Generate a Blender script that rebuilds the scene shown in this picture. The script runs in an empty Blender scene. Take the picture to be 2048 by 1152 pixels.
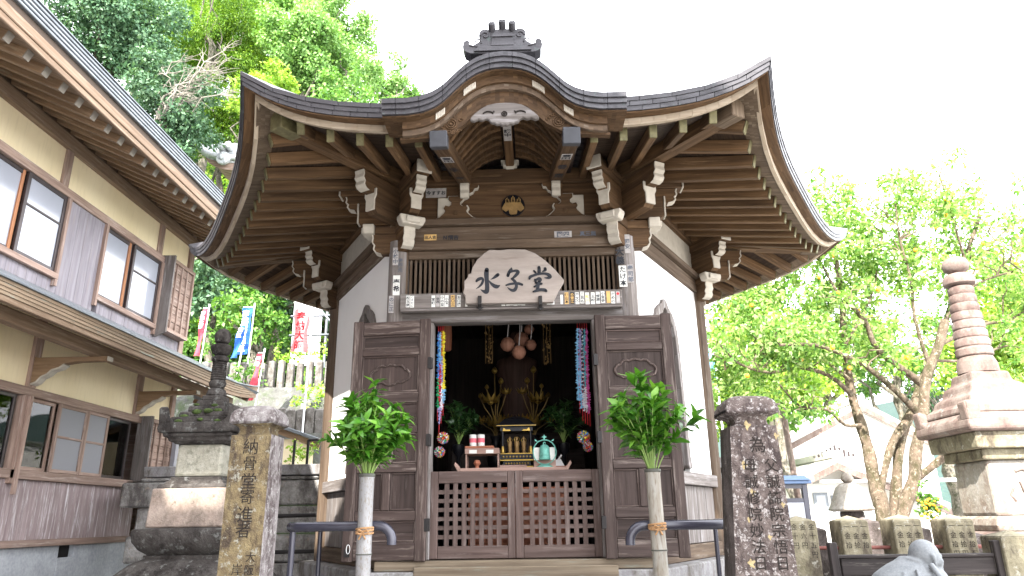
import bpy, bmesh, math, random
import numpy as np
from mathutils import Vector, Matrix
SC = bpy.context.scene
COL = SC.collection
# ---------------------------------------------------------------- camera, sky, sun, exposure
# The origin is the photographer's eye; the yard lies at z = GZ.
GZ = -1.35
FPX, PITCH, ROLL, YAW = 1430.0, 0.3139, -0.0152, -0.0234
_cp, _sp = math.cos(PITCH), math.sin(PITCH)
CF = Vector((math.sin(YAW)*_cp, math.cos(YAW)*_cp, _sp))
_r = Vector((math.cos(YAW), -math.sin(YAW), 0)); _u = _r.cross(CF)
CR = math.cos(ROLL)*_r + math.sin(ROLL)*_u
CU = -math.sin(ROLL)*_r + math.cos(ROLL)*_u
cam = bpy.data.cameras.new('camera'); camo = bpy.data.objects.new('camera', cam); COL.objects.link(camo)
cam.sensor_width = 36.0; cam.lens = 36.0*FPX/2048; cam.clip_start = 0.05; cam.clip_end = 3000
camo.matrix_world = Matrix(((CR.x, CU.x, -CF.x, 0), (CR.y, CU.y, -CF.y, 0), (CR.z, CU.z, -CF.z, 0), (0, 0, 0, 1)))
SC.camera = camo
SUN_EL, SUN_AZ = math.radians(40), math.radians(199)     # azimuth clockwise from +y: behind the camera, to the left
w = bpy.data.worlds.new('World'); SC.world = w; w.use_nodes = True
nt = w.node_tree; nt.nodes.clear()
def nn(t, typ, **kw):
    n = t.nodes.new(typ)
    for k, v in kw.items(): setattr(n, k, v)
    return n
sky = nn(nt, 'ShaderNodeTexSky', sky_type='NISHITA'); sky.sun_disc = False
sky.sun_elevation = SUN_EL; sky.sun_rotation = SUN_AZ; sky.dust_density = 2.0
tc = nn(nt, 'ShaderNodeTexCoord'); mp = nn(nt, 'ShaderNodeMapping'); mp.inputs['Scale'].default_value = (1, 1, 2.2)
cl = nn(nt, 'ShaderNodeTexNoise'); cl.inputs['Scale'].default_value = 1.6; cl.inputs['Detail'].default_value = 6
cr = nn(nt, 'ShaderNodeValToRGB'); cr.color_ramp.elements[0].position = 0.18; cr.color_ramp.elements[1].position = 0.46
cr.color_ramp.elements[0].color = (0.82, 0.82, 0.82, 1)
mx = nn(nt, 'ShaderNodeMix', data_type='RGBA'); bg = nn(nt, 'ShaderNodeBackground'); ow = nn(nt, 'ShaderNodeOutputWorld')
mx.inputs['B'].default_value = (7.6, 7.75, 8.1, 1)
bg.inputs['Strength'].default_value = 0.11
L = nt.links.new
sx = nn(nt, 'ShaderNodeSeparateXYZ'); sm = nn(nt, 'ShaderNodeMapRange'); sm.inputs['From Min'].default_value = -1; sm.inputs['To Min'].default_value = .5; sm.inputs['To Max'].default_value = 1.95
sv = nn(nt, 'ShaderNodeMix', data_type='RGBA', blend_type='MULTIPLY'); sv.inputs['Factor'].default_value = 1.0      # the brighter bank of cloud hangs over the valley on the right
L(tc.outputs['Generated'], sx.inputs[0]); L(sx.outputs['X'], sm.inputs['Value']); L(mx.outputs['Result'], sv.inputs['A']); L(sm.outputs[0], sv.inputs['B'])
L(tc.outputs['Generated'], mp.inputs['Vector']); L(mp.outputs[0], cl.inputs['Vector']); L(cl.outputs['Fac'], cr.inputs['Fac'])
L(cr.outputs['Color'], mx.inputs['Factor']); L(sky.outputs[0], mx.inputs['A']); L(sv.outputs['Result'], bg.inputs['Color']); L(bg.outputs[0], ow.inputs['Surface'])
sun = bpy.data.lights.new('sun', 'SUN'); suno = bpy.data.objects.new('sun', sun); COL.objects.link(suno)
sun.energy = 3.6; sun.angle = math.radians(0.5); sun.color = (1.0, 0.95, 0.87)
SD = Vector((math.sin(SUN_AZ)*math.cos(SUN_EL), math.cos(SUN_AZ)*math.cos(SUN_EL), math.sin(SUN_EL)))
suno.rotation_euler = SD.to_track_quat('Z', 'Y').to_euler(); suno.location = SD*60
SC.view_settings.view_transform = 'Standard'; SC.view_settings.look = 'None'
SC.view_settings.exposure = 2.55; SC.view_settings.gamma = 1.0
try: SC.cycles.max_bounces = 8; SC.cycles.transparent_max_bounces = 12
except Exception: pass
# ---------------------------------------------------------------- helpers
X, Y, Z = Vector((1, 0, 0)), Vector((0, 1, 0)), Vector((0, 0, 1))
rnd = random.Random(7)
nrng = np.random.default_rng(11)
def V(*a): return Vector(a)
def atx(px, py, xd):
    d = CF + CR*((px-1024)/FPX) + CU*((576-py)/FPX)
    return d*(xd/d.x)
def at(px, py, yd):
    d = CF + CR*((px-1024)/FPX) + CU*((576-py)/FPX)
    return d*(yd/d.y)
def tag(o, label=None, cat=None, group=None, kind=None):
    if label: o['label'] = label
    if cat: o['category'] = cat
    if group: o['group'] = group
    if kind: o['kind'] = kind
    return o
def empty(name, loc, label, cat, group=None):
    o = bpy.data.objects.new(name, None); COL.objects.link(o); o.location = loc; o.empty_display_size = .2
    return tag(o, label, cat, group)
def rootloc(o):
    p = Vector((0, 0, 0))
    while o is not None: p = p + o.location; o = o.parent
    return p
def copy_tree(o, parent=None):
    c = o.copy(); COL.objects.link(c); c.parent = parent
    for ch in [x for x in bpy.data.objects if x.parent is o]: copy_tree(ch, c)
    return c
def ortho(a):
    a = a.normalized(); t = Z if abs(a.z) < .9 else Y
    u = t.cross(a).normalized(); return u, a.cross(u)
class MB:
    def __init__(s): s.v = []; s.f = []; s.m = []; s.g = []
    def add(s, vs, fs, grain=Z, mat=0):
        b = len(s.v); s.v += [Vector(p) for p in vs]; off = (rnd.uniform(0, 30), rnd.uniform(0, 30))
        g = Vector(grain).normalized()
        for f in fs: s.f.append([b+i for i in f]); s.m.append(mat); s.g.append((g, off))
        return s
    def box(s, lo, hi, grain=None, mat=0):
        (a, b, c), (d, e, f) = lo, hi
        if grain is None:
            e_ = [abs(d-a), abs(e-b), abs(f-c)]; grain = (X, Y, Z)[e_.index(max(e_))]
        return s.add([(a, b, c), (d, b, c), (d, e, c), (a, e, c), (a, b, f), (d, b, f), (d, e, f), (a, e, f)],
                     [(0, 3, 2, 1), (4, 5, 6, 7), (0, 1, 5, 4), (1, 2, 6, 5), (2, 3, 7, 6), (3, 0, 4, 7)], grain, mat)
    def beam(s, p0, p1, wd, ht, up=Z, mat=0, w2=None, h2=None, grain=None):
        p0, p1 = Vector(p0), Vector(p1); a = (p1-p0).normalized(); r = a.cross(up).normalized(); u = r.cross(a)
        w2 = wd if w2 is None else w2; h2 = ht if h2 is None else h2
        q = [p0+r*(i*wd/2)+u*(j*ht/2) for i, j in ((-1, -1), (1, -1), (1, 1), (-1, 1))] + [p1+r*(i*w2/2)+u*(j*h2/2) for i, j in ((-1, -1), (1, -1), (1, 1), (-1, 1))]
        return s.add(q, [(3, 2, 1, 0), (4, 5, 6, 7), (0, 1, 5, 4), (1, 2, 6, 5), (2, 3, 7, 6), (3, 0, 4, 7)], grain or a, mat)
    def prism(s, pts, O, U, W, T, grain=None, mat=0):
        """closed polygon pts (u,w) in the plane O+uU+wW, extruded by vector T"""
        n = len(pts); O, U, W, T = map(Vector, (O, U, W, T))
        vs = [O+U*a+W*b for a, b in pts]; vs += [p+T for p in vs]
        ar = sum(pts[i][0]*pts[(i+1) % n][1]-pts[(i+1) % n][0]*pts[i][1] for i in range(n))
        fl = (ar > 0) == (U.cross(W).dot(T) > 0)
        fs = [list(range(n))[::-1] if fl else list(range(n)), list(range(n, 2*n)) if fl else list(range(n, 2*n))[::-1]]
        for i in range(n):
            j = (i+1) % n; q = (i, j, n+j, n+i); fs.append(q if fl else q[::-1])
        return s.add(vs, fs, grain or U, mat)
    def lathe(s, prof, c, n=16, axis=Z, rot=0, sq=False, grain=None, mat=0, sx=1, sy=1):
        c = Vector(c); a = Vector(axis).normalized()
        u, v = (X, Y) if a == Z else ortho(a)
        if sq: n = 4; rot = math.pi/4
        k = 1/math.cos(math.pi/n) if sq else 1
        vs = []; fs = []
        for r, h in prof:
            for i in range(n):
                t = rot+2*math.pi*i/n; vs.append(c+a*h+u*(r*k*math.cos(t)*sx)+v*(r*k*math.sin(t)*sy))
        m = len(prof)
        for j in range(m-1):
            for i in range(n): fs.append((j*n+i, j*n+(i+1) % n, (j+1)*n+(i+1) % n, (j+1)*n+i))
        fs.append(tuple(range(n))[::-1]); fs.append(tuple(range((m-1)*n, m*n)))
        return s.add(vs, fs, grain or a, mat)
    def tube(s, path, r, n=8, mat=0, grain=None):
        path = [Vector(p) for p in path]; m = len(path); vs = []; fs = []
        rr = r if isinstance(r, (list, tuple)) else [r]*m
        t0 = (path[1]-path[0]).normalized(); u, v = ortho(t0)
        for i, p in enumerate(path):
            t = (path[min(i+1, m-1)]-path[max(i-1, 0)]).normalized()
            u = (u-t*u.dot(t)).normalized(); v = t.cross(u)
            for k in range(n):
                a = 2*math.pi*k/n; vs.append(p+u*(rr[i]*math.cos(a))+v*(rr[i]*math.sin(a)))
        for i in range(m-1):
            for k in range(n): fs.append((i*n+k, i*n+(k+1) % n, (i+1)*n+(k+1) % n, (i+1)*n+k))
        fs.append(tuple(range(n))[::-1]); fs.append(tuple(range((m-1)*n, m*n)))
        return s.add(vs, fs, grain or (path[-1]-path[0]), mat)
    def rows(s, rws, grain=Z, mat=0, flip=False, close=False):
        """quad sheet through rows of points"""
        n = len(rws[0]); vs = [p for r in rws for p in r]; fs = []
        for j in range(len(rws)-1):
            for i in range(n if close else n-1):
                q = (j*n+i, j*n+(i+1) % n, (j+1)*n+(i+1) % n, (j+1)*n+i); fs.append(q[::-1] if flip else q)
        return s.add(vs, fs, grain, mat)
    def sphere(s, c, r, n=12, m=8, sc=(1, 1, 1), mat=0, grain=Z):
        c = Vector(c); vs = [c+V(0, 0, -r*sc[2])]; fs = []
        for j in range(1, m):
            ph = -math.pi/2+math.pi*j/m
            for i in range(n):
                t = 2*math.pi*i/n; vs.append(c+V(r*sc[0]*math.cos(ph)*math.cos(t), r*sc[1]*math.cos(ph)*math.sin(t), r*sc[2]*math.sin(ph)))
        vs.append(c+V(0, 0, r*sc[2])); L_ = len(vs)-1
        for i in range(n):
            fs.append((0, 1+(i+1) % n, 1+i))
            for j in range(m-2): a = 1+j*n; fs.append((a+i, a+(i+1) % n, a+n+(i+1) % n, a+n+i))
            a = 1+(m-2)*n; fs.append((a+i, a+(i+1) % n, L_))
        return s.add(vs, fs, grain, mat)
    def text(s, body, p, U, W, size, mat=0, depth=.002, bold=0.0, vertical=True, sx=1.0):
        """one column (or row) of characters; p is the centre of the first one, U right, W up"""
        p, U, W = Vector(p), Vector(U), Vector(W); N = U.cross(W)
        for k, ch in enumerate(body):
            if ch == ' ': continue
            vs, fs = glyph(ch, bold)
            o = p - W*(k*size*1.04) if vertical else p + U*(k*size*1.02)
            b = len(s.v)
            s.v += [o+U*((a-.5)*size*sx)+W*((c-.38)*size)+N*(depth if d > 0 else 0) for a, c, d in vs]
            for f in fs: s.f.append([b+i for i in f]); s.m.append(mat); s.g.append((Z, (0, 0)))
        return s
    def build(s, name, mats, parent=None, bevel=0, smooth=0, seg=1):
        if not isinstance(mats, (list, tuple)): mats = [mats]
        off = rootloc(parent)
        me = bpy.data.meshes.new(name); me.from_pydata([tuple(p-off) for p in s.v], [], s.f)
        for m in mats: me.materials.append(m)
        me.polygons.foreach_set('material_index', s.m)
        uv = me.uv_layers.new(name='UVMap'); ar = np.zeros((len(me.loops), 2), dtype=np.float32)
        for pl, (g, o) in zip(me.polygons, s.g):
            n = pl.normal; b = n.cross(g)
            if b.length < .15: b, g2 = ortho(n); g = g2*.35
            else: b = b.normalized()
            for li in pl.loop_indices:
                co = s.v[me.loops[li].vertex_index]; ar[li] = (co.dot(g)+o[0], co.dot(b)+o[1])
        uv.data.foreach_set('uv', ar.ravel())
        if smooth: me.shade_smooth(); me.set_sharp_from_angle(angle=math.radians(smooth))
        me.validate(); me.update()
        ob = bpy.data.objects.new(name, me); COL.objects.link(ob); ob.parent = parent
        if bevel:
            bv = ob.modifiers.new('bevel', 'BEVEL'); bv.width = bevel; bv.segments = seg; bv.limit_method = 'ANGLE'; bv.angle_limit = math.radians(40)
        return ob
_gl = {}
def glyph(ch, bold):
    key = (ch, bold)
    if key not in _gl:
        c = bpy.data.curves.new('glyph', 'FONT'); c.body = ch; c.extrude = .01; c.offset = bold; c.resolution_u = 2
        o = bpy.data.objects.new('glyph', c); COL.objects.link(o)
        dg = bpy.context.evaluated_depsgraph_get(); m = bpy.data.meshes.new_from_object(o.evaluated_get(dg))
        _gl[key] = ([tuple(v.co) for v in m.vertices], [tuple(p.vertices) for p in m.polygons])
        bpy.data.objects.remove(o); bpy.data.curves.remove(c); bpy.data.meshes.remove(m)
    return _gl[key]
def lerp(a, b, t): return a+(b-a)*t
def interp(x, pts):
    if x <= pts[0][0]: return pts[0][1]
    for (a, b), (c, d) in zip(pts, pts[1:]):
        if x <= c: return b+(d-b)*(x-a)/(c-a)
    return pts[-1][1]
# ---------------------------------------------------------------- procedural materials
class NT:
    def __init__(s, name):
        s.m = bpy.data.materials.new(name); s.m.use_nodes = True; s.t = s.m.node_tree; s.t.nodes.clear()
        s.out = s.n('ShaderNodeOutputMaterial'); s.tc = s.n('ShaderNodeTexCoord')
    def n(s, typ, **kw):
        x = s.t.nodes.new(typ)
        for k, v in kw.items(): setattr(x, k, v)
        return x
    def l(s, a, b): s.t.links.new(a, b)
    def map(s, src, scale, loc=(0, 0, 0)):
        m = s.n('ShaderNodeMapping'); m.inputs['Scale'].default_value = scale; m.inputs['Location'].default_value = loc
        s.l(s.tc.outputs[src], m.inputs['Vector']); return m.outputs[0]
    def noise(s, vec, scale, detail=5, rough=.55, dist=0):
        x = s.n('ShaderNodeTexNoise'); x.inputs['Scale'].default_value = scale; x.inputs['Detail'].default_value = detail
        x.inputs['Roughness'].default_value = rough; x.inputs['Distortion'].default_value = dist; s.l(vec, x.inputs['Vector']); return x.outputs['Fac']
    def ramp(s, fac, stops, interp='LINEAR'):
        r = s.n('ShaderNodeValToRGB'); e = r.color_ramp.elements; r.color_ramp.interpolation = interp
        while len(e) < len(stops): e.new(.5)
        for i, (p, c) in enumerate(stops):
            e[i].position = p; e[i].color = (c, c, c, 1) if not isinstance(c, (tuple, list)) else (*c, 1)
        s.l(fac, r.inputs['Fac']); return r.outputs['Color']
    def mix(s, fac, a, b, mode='MIX'):
        x = s.n('ShaderNodeMix', data_type='RGBA', blend_type=mode)
        for k, v in (('Factor', fac), ('A', a), ('B', b)):
            i = x.inputs[k]
            if isinstance(v, (int, float)): i.default_value = v
            elif isinstance(v, tuple): i.default_value = (*v, 1)
            else: s.l(v, i)
        return x.outputs['Result']
    def vary(s, col, amt=.18):
        oi = s.n('ShaderNodeObjectInfo'); mr = s.n('ShaderNodeMapRange'); mr.inputs['To Min'].default_value = 1-amt; mr.inputs['To Max'].default_value = 1+amt
        s.l(oi.outputs['Random'], mr.inputs['Value']); return s.mix(1.0, col, mr.outputs[0], 'MULTIPLY')
    def bump(s, h, strength=.3, dist=.01):
        b = s.n('ShaderNodeBump'); b.inputs['Strength'].default_value = strength; b.inputs['Distance'].default_value = dist; s.l(h, b.inputs['Height']); return b.outputs[0]
    def pbr(s, col, rough=.7, metal=0, nrm=None, spec=.4):
        p = s.n('ShaderNodeBsdfPrincipled')
        for k, v in (('Base Color', col), ('Roughness', rough), ('Metallic', metal), ('Specular IOR Level', spec)):
            if isinstance(v, (int, float)): p.inputs[k].default_value = v
            elif isinstance(v, tuple): p.inputs[k].default_value = (*v, 1)
            else: s.l(v, p.inputs[k])
        if nrm is not None: s.l(nrm, p.inputs['Normal'])
        s.l(p.outputs[0], s.out.inputs['Surface']); return s.m
def wood(name, c1, c2, wear=None, amount=.5, rough=.75, bump=.5, gs=34, vary=.16, spec=.3):
    t = NT(name); g = t.map('UV', (1.6, gs, 1)); f = t.noise(g, 1.0, 7, .62, .25)
    c = t.ramp(f, [(.28, c1), (.72, c2)])
    big = t.noise(t.map('UV', (1.1, 5, 1), (3, 7, 0)), 1.3, 4)
    c = t.mix(t.ramp(big, [(.35, 0.0), (.75, .55)]), c, tuple(x*.6 for x in c1))
    if wear:
        wn = t.noise(t.map('UV', (1.2, 15, 1), (9, 2, 0)), 1.5, 8, .7)
        c = t.mix(t.ramp(wn, [(.62-.22*amount, 0.0), (.72-.1*amount, 1.0)]), c, wear)
    c = t.vary(c, vary)
    return t.pbr(c, t.ramp(f, [(.3, min(1, rough+.12)), (.7, rough-.1)]), 0, t.bump(f, bump, .006), spec)
def stone(name, c1, c2, spots=None, dark=None, scale=1.0, rough=.9, bump=.6, vary=.08, amt=.5):
    t = NT(name); o = t.map('Object', (scale,)*3)
    f = t.noise(o, 9, 8, .65); c = t.ramp(f, [(.3, c1), (.7, c2)])
    if dark: c = t.mix(t.ramp(t.noise(t.map('Object', (scale*1.3, scale*1.3, scale*.6), (5, 1, 2)), 5, 9, .72), [(.47, 0.0), (.6, .9)]), c, dark)
    if spots: c = t.mix(t.ramp(t.noise(t.map('Object', (scale,)*3, (2, 8, 4)), 16, 6, .7), [(.62-.16*amt, 0.0), (.68-.12*amt, .9)]), c, spots)
    fine = t.noise(o, 60, 4, .6)
    c = t.mix(.35, c, t.ramp(fine, [(.3, .25), (.7, 1.0)]), 'MULTIPLY'); c = t.vary(c, vary)
    h = t.mix(.4, f, fine)
    return t.pbr(c, rough, 0, t.bump(h, bump, .02), .25)
def plain(name, c, rough=.6, metal=0, var=.12, scale=12, bump=0.0, spec=.4):
    t = NT(name); f = t.noise(t.map('Object', (1, 1, 1)), scale, 5)
    col = t.ramp(f, [(.3, tuple(x*(1-var) for x in c)), (.7, tuple(min(1, x*(1+var)) for x in c))])
    return t.pbr(col, rough, metal, t.bump(f, bump, .01) if bump else None, spec)
def leafmat(name, cols, trans=.35, rough=.5, tcol=None):
    t = NT(name); ge = t.n('ShaderNodeNewGeometry')
    c = t.ramp(ge.outputs['Random Per Island'], [(i/(len(cols)-1), x) for i, x in enumerate(cols)])
    c = t.vary(c, .1)
    p = t.n('ShaderNodeBsdfPrincipled'); p.inputs['Roughness'].default_value = rough; p.inputs['Specular IOR Level'].default_value = .35; t.l(c, p.inputs['Base Color'])
    tr = t.n('ShaderNodeBsdfTranslucent'); t.l(t.mix(1.0, c, tcol or (1.0, 1.0, .55), 'MULTIPLY'), tr.inputs['Color'])
    ms = t.n('ShaderNodeMixShader'); ms.inputs[0].default_value = trans; t.l(p.outputs[0], ms.inputs[1]); t.l(tr.outputs[0], ms.inputs[2]); t.l(ms.outputs[0], t.out.inputs['Surface'])
    return t.m
M = {}
M['eave'] = wood('dark_eave_wood', (.038, .020, .009), (.128, .070, .031), (.165, .10, .05), .2, vary=.25)
M['rafter'] = wood('lit_rafter_wood', (.050, .027, .012), (.165, .092, .042), (.20, .125, .065), .25, vary=.22)  # eave wood lightened; light caught by the rafters is put into the colour
M['soffit'] = wood('shade_toned_soffit_board', (.018, .010, .006), (.054, .030, .015), (.072, .045, .024), .15, vary=.1)  # eave wood darkened; shade between the rafters is put into the colour
M['post_stone'] = stone('brown_grey_post_stone', (.11, .10, .09), (.25, .235, .22), (.30, .29, .27), (.07, .06, .05), .9, amt=.3)
M['tip'] = plain('pale_end_grain', (.204, .180, .150), .8)
M['strip'] = wood('bare_pale_strip_wood', (.28, .22, .155), (.46, .385, .30), (.22, .155, .10), .25)
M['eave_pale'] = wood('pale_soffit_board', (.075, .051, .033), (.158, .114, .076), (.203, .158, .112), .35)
M['wall_wood'] = wood('weathered_brown_wood', (.052, .034, .022), (.132, .090, .059), (.160, .132, .104), .35)
M['grey_wood'] = wood('grey_weathered_wood', (.088, .075, .068), (.200, .176, .164), (.256, .240, .240), .5)
M['door'] = wood('red_brown_door_wood', (.030, .019, .016), (.080, .055, .048), (.21, .17, .15), .42, vary=.14)
M['door_panel'] = wood('red_brown_panel_wood', (.021, .014, .012), (.057, .037, .032), (.105, .080, .070), .2, vary=.15)
M['lattice'] = wood('lattice_wood', (.051, .033, .028), (.117, .081, .071), (.151, .120, .110), .3)
M['sill'] = wood('sill_wood', (.104, .076, .052), (.224, .180, .128), (.176, .192, .160), .3)
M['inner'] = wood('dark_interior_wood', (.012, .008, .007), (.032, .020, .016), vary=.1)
M['red_box'] = wood('offering_box_wood', (.224, .077, .042), (.420, .168, .098), vary=.1)
M['tray'] = wood('pinkish_tray_wood', (.24, .145, .115), (.44, .30, .25), vary=.1)
M['cream'] = plain('cream_painted_wood', (.400, .364, .308), .75, 0, .12, 14, .1)
M['white_wall'] = plain('white_plaster', (.722, .713, .704), .9, 0, .03, 3, .06)
t = NT('house_plaster'); f = t.noise(t.map('Object', (1, 1, .5)), 1.2, 6); f2 = t.noise(t.map('Object', (9, 9, 1.2)), 3, 6)
M['plaster'] = t.pbr(t.mix(t.ramp(f2, [(.5, 0.0), (.85, .4)]), t.ramp(f, [(.3, (.76, .64, .41)), (.7, (.86, .745, .52))]), (.58, .48, .31)), .95, 0, t.bump(t.noise(t.map('Object', (1, 1, 1)), 60, 4), .08, .004), .2)
t = NT('aged_copper'); f = t.noise(t.map('UV', (2.2, 9, 1)), 2, 7, .65); g = t.noise(t.map('UV', (4, 4, 1), (3, 3, 0)), 5, 8, .7)
c = t.ramp(f, [(.3, (.030, .029, .034)), (.7, (.085, .082, .092))]); c = t.mix(t.ramp(g, [(.58, 0.0), (.75, .55)]), c, (.10, .155, .135))
M['copper'] = t.pbr(t.vary(c, .2), t.ramp(f, [(.3, .55), (.7, .35)]), .35, t.bump(g, .25, .004), .5)
M['copper_green'] = plain('green_copper_cap', (.133, .119, .059), .5, .3, .3, 30)
M['grey_cap'] = plain('grey_metal_cap', (.040, .042, .050), .7, 0, .15, 20)
M['house_wood'] = wood('house_red_brown_wood', (.20, .13, .10), (.40, .29, .24), (.46, .38, .34), .35)
M['house_rafter'] = wood('house_rafter_wood', (.15, .09, .05), (.30, .20, .12), (.36, .28, .19), .2)
M['house_fascia'] = wood('house_fascia_wood', (.170, .109, .068), (.299, .211, .143), (.340, .272, .204), .3)
M['house_board'] = wood('house_silvered_board', (.179, .158, .179), (.295, .274, .300), (.232, .195, .195), .35, gs=22)
M['house_wains'] = wood('house_faded_wainscot', (.187, .140, .140), (.340, .272, .272), (.561, .535, .544), .45, gs=22)
M['house_copper'] = plain('house_copper_edge', (.160, .176, .192), .45, .35, .2, 8)
M['midroof_copper'] = wood('brown_copper_edge', (.16, .115, .075), (.30, .22, .15), (.22, .27, .24), .15)
M['sash'] = plain('dark_bronze_sash', (.045, .035, .035), .4, .4)
M['frost'] = plain('frosted_window_pane', (.286, .299, .340), .12, 0, .06, 2, 0, .8)
t = NT('insect_screen'); M['screen'] = t.pbr((.20, .20, .22), .6)
t = NT('dark_window_glass'); gl = t.n('ShaderNodeBsdfGlossy'); gl.inputs['Roughness'].default_value = .02; tp = t.n('ShaderNodeBsdfTransparent'); tp.inputs['Color'].default_value = (.62, .66, .66, 1)
fr = t.n('ShaderNodeLayerWeight'); fr.inputs['Blend'].default_value = .28; ms = t.n('ShaderNodeMixShader'); t.l(fr.outputs['Fresnel'], ms.inputs[0]); t.l(tp.outputs[0], ms.inputs[1]); t.l(gl.outputs[0], ms.inputs[2]); t.l(ms.outputs[0], t.out.inputs['Surface']); M['glass'] = t.m
M['concrete'] = stone('foundation_concrete', (.306, .323, .348), (.425, .442, .468), None, None, .5, .9, .15)
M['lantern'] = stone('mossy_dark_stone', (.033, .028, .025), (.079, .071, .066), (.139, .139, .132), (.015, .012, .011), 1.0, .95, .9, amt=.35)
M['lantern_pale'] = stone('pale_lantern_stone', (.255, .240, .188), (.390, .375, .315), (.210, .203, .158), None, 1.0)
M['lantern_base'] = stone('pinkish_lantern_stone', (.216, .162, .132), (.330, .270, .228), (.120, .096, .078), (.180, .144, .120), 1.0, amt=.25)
M['moss'] = plain('dark_moss', (.035, .055, .012), 1, 0, .5, 40, .8)
M['ob_left'] = stone('yellow_lichen_stone', (.104, .074, .044), (.240, .188, .100), (.288, .280, .232), (.048, .034, .027), 2.2, .95, .9, amt=.35)
M['ob_left_side'] = stone('pale_lichen_stone', (.150, .124, .124), (.315, .292, .285), (.375, .360, .345), (.056, .039, .038), 2.4, .95, .9, amt=.45)
M['ob_right'] = stone('lichen_speckled_stone', (.069, .051, .046), (.201, .161, .147), (.436, .401, .385), (.049, .035, .034), 3.4, .95, 1.0, amt=.52)
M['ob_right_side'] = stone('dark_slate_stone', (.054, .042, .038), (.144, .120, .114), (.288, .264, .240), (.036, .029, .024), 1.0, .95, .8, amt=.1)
M['lichen'] = plain('ochre_lichen', (.30, .235, .125), 1, 0, .3, 60)
M['engrave'] = plain('engraved_shadow_stone', (.016, .012, .010), 1, 0, .2, 20)
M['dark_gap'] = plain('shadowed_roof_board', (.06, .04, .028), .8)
M['granite'] = stone('grey_granite', (.200, .192, .200), (.360, .352, .352), (.240, .232, .216), (.120, .104, .088), .9, amt=.3)
M['fence_stone'] = stone('ochre_fence_stone', (.143, .124, .079), (.285, .255, .180), (.338, .323, .270), (.075, .060, .045), .9, amt=.2)
M['tower'] = stone('pale_pink_tower_stone', (.165, .120, .103), (.218, .176, .155), (.238, .218, .198), (.120, .079, .069), .5, amt=.2)
M['tower_body'] = stone('white_lichen_tower_stone', (.250, .221, .182), (.355, .331, .298), (.384, .374, .355), (.192, .144, .115), .6, amt=.4)
M['statue'] = stone('blue_grey_statue_stone', (.150, .160, .170), (.210, .220, .230), None, None, 1.5, .9, .2)
M['rail'] = plain('glossy_dark_rail_paint', (.035, .034, .048), .25, .2, .1, 6, 0, .6)
M['bench'] = wood('black_stained_plank', (.013, .010, .010), (.045, .035, .033), (.200, .180, .155), .1)
M['rust'] = plain('rusty_pipe', (.16, .055, .045), .7, .2, .3, 30)
t = NT('pale_bamboo'); f = t.noise(t.map('Object', (18, 18, 3)), 3, 6); g = t.noise(t.map('Object', (60, 60, 30)), 2, 5)
M['bamboo'] = t.pbr(t.mix(t.ramp(g, [(.52, 0.0), (.66, .8)]), t.ramp(f, [(.3, (.178, .176, .178)), (.7, (.233, .230, .233))]), (.134, .109, .079)), .45)
t = NT('aged_bamboo'); f = t.noise(t.map('Object', (14, 14, 1.6)), 3, 6); g = t.noise(t.map('Object', (40, 40, 8)), 2, 5)
M['bamboo_old'] = t.pbr(t.mix(t.ramp(g, [(.5, 0.0), (.66, .8)]), t.ramp(f, [(.3, (.162, .129, .090)), (.6, (.252, .240, .213)), (.8, (.180, .180, .162))]), (.120, .090, .060)), .5)
M['bamboo_node'] = plain('dark_bamboo_node', (.06, .06, .05), .7)
M['rope'] = plain('straw_rope', (.30, .17, .08), .95, 0, .3, 60)
M['paper'] = plain('aged_paper', (.60, .60, .57), .9, 0, .1, 20)
M['paper_old'] = plain('faded_paper', (.33, .31, .30), .9, 0, .2, 30)
M['paper_tan'] = plain('tan_paper', (.50, .32, .12), .9)
M['ink'] = plain('black_ink', (.012, .014, .020), .7)
M['ink_soft'] = plain('faded_ink', (.085, .095, .12), .8)
M['ink_yellow'] = plain('yellow_ink', (.70, .62, .05), .8)
M['red'] = plain('red_ink', (.60, .03, .04), .8)
M['gold'] = plain('gilt_metal', (.294, .196, .049), .34, .9, .2, 20, 0, .6)
M['stem_gold'] = plain('dark_gilt_stem', (.111, .072, .019), .45, .7)
M['gold_wood'] = plain('dull_gilt', (.255, .158, .060), .55, .3, .25, 30)
M['lacquer'] = plain('black_lacquer', (.006, .006, .008), .35, 0, .1, 6, 0, .25)
M['verdigris'] = plain('verdigris_bronze', (.13, .36, .30), .6, .3, .25, 40)
M['clay'] = wood('reddish_wooden_bell', (.108, .045, .027), (.204, .096, .060), vary=.15)
M['white'] = plain('white_paint', (.80, .80, .80), .7, 0, .03)
M['iron'] = plain('black_iron', (.02, .018, .018), .55, .4)
M['plaque'] = wood('pale_grey_plaque_wood', (.202, .169, .148), (.338, .295, .266), (.158, .126, .108), .2, gs=9, bump=.25)
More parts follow.
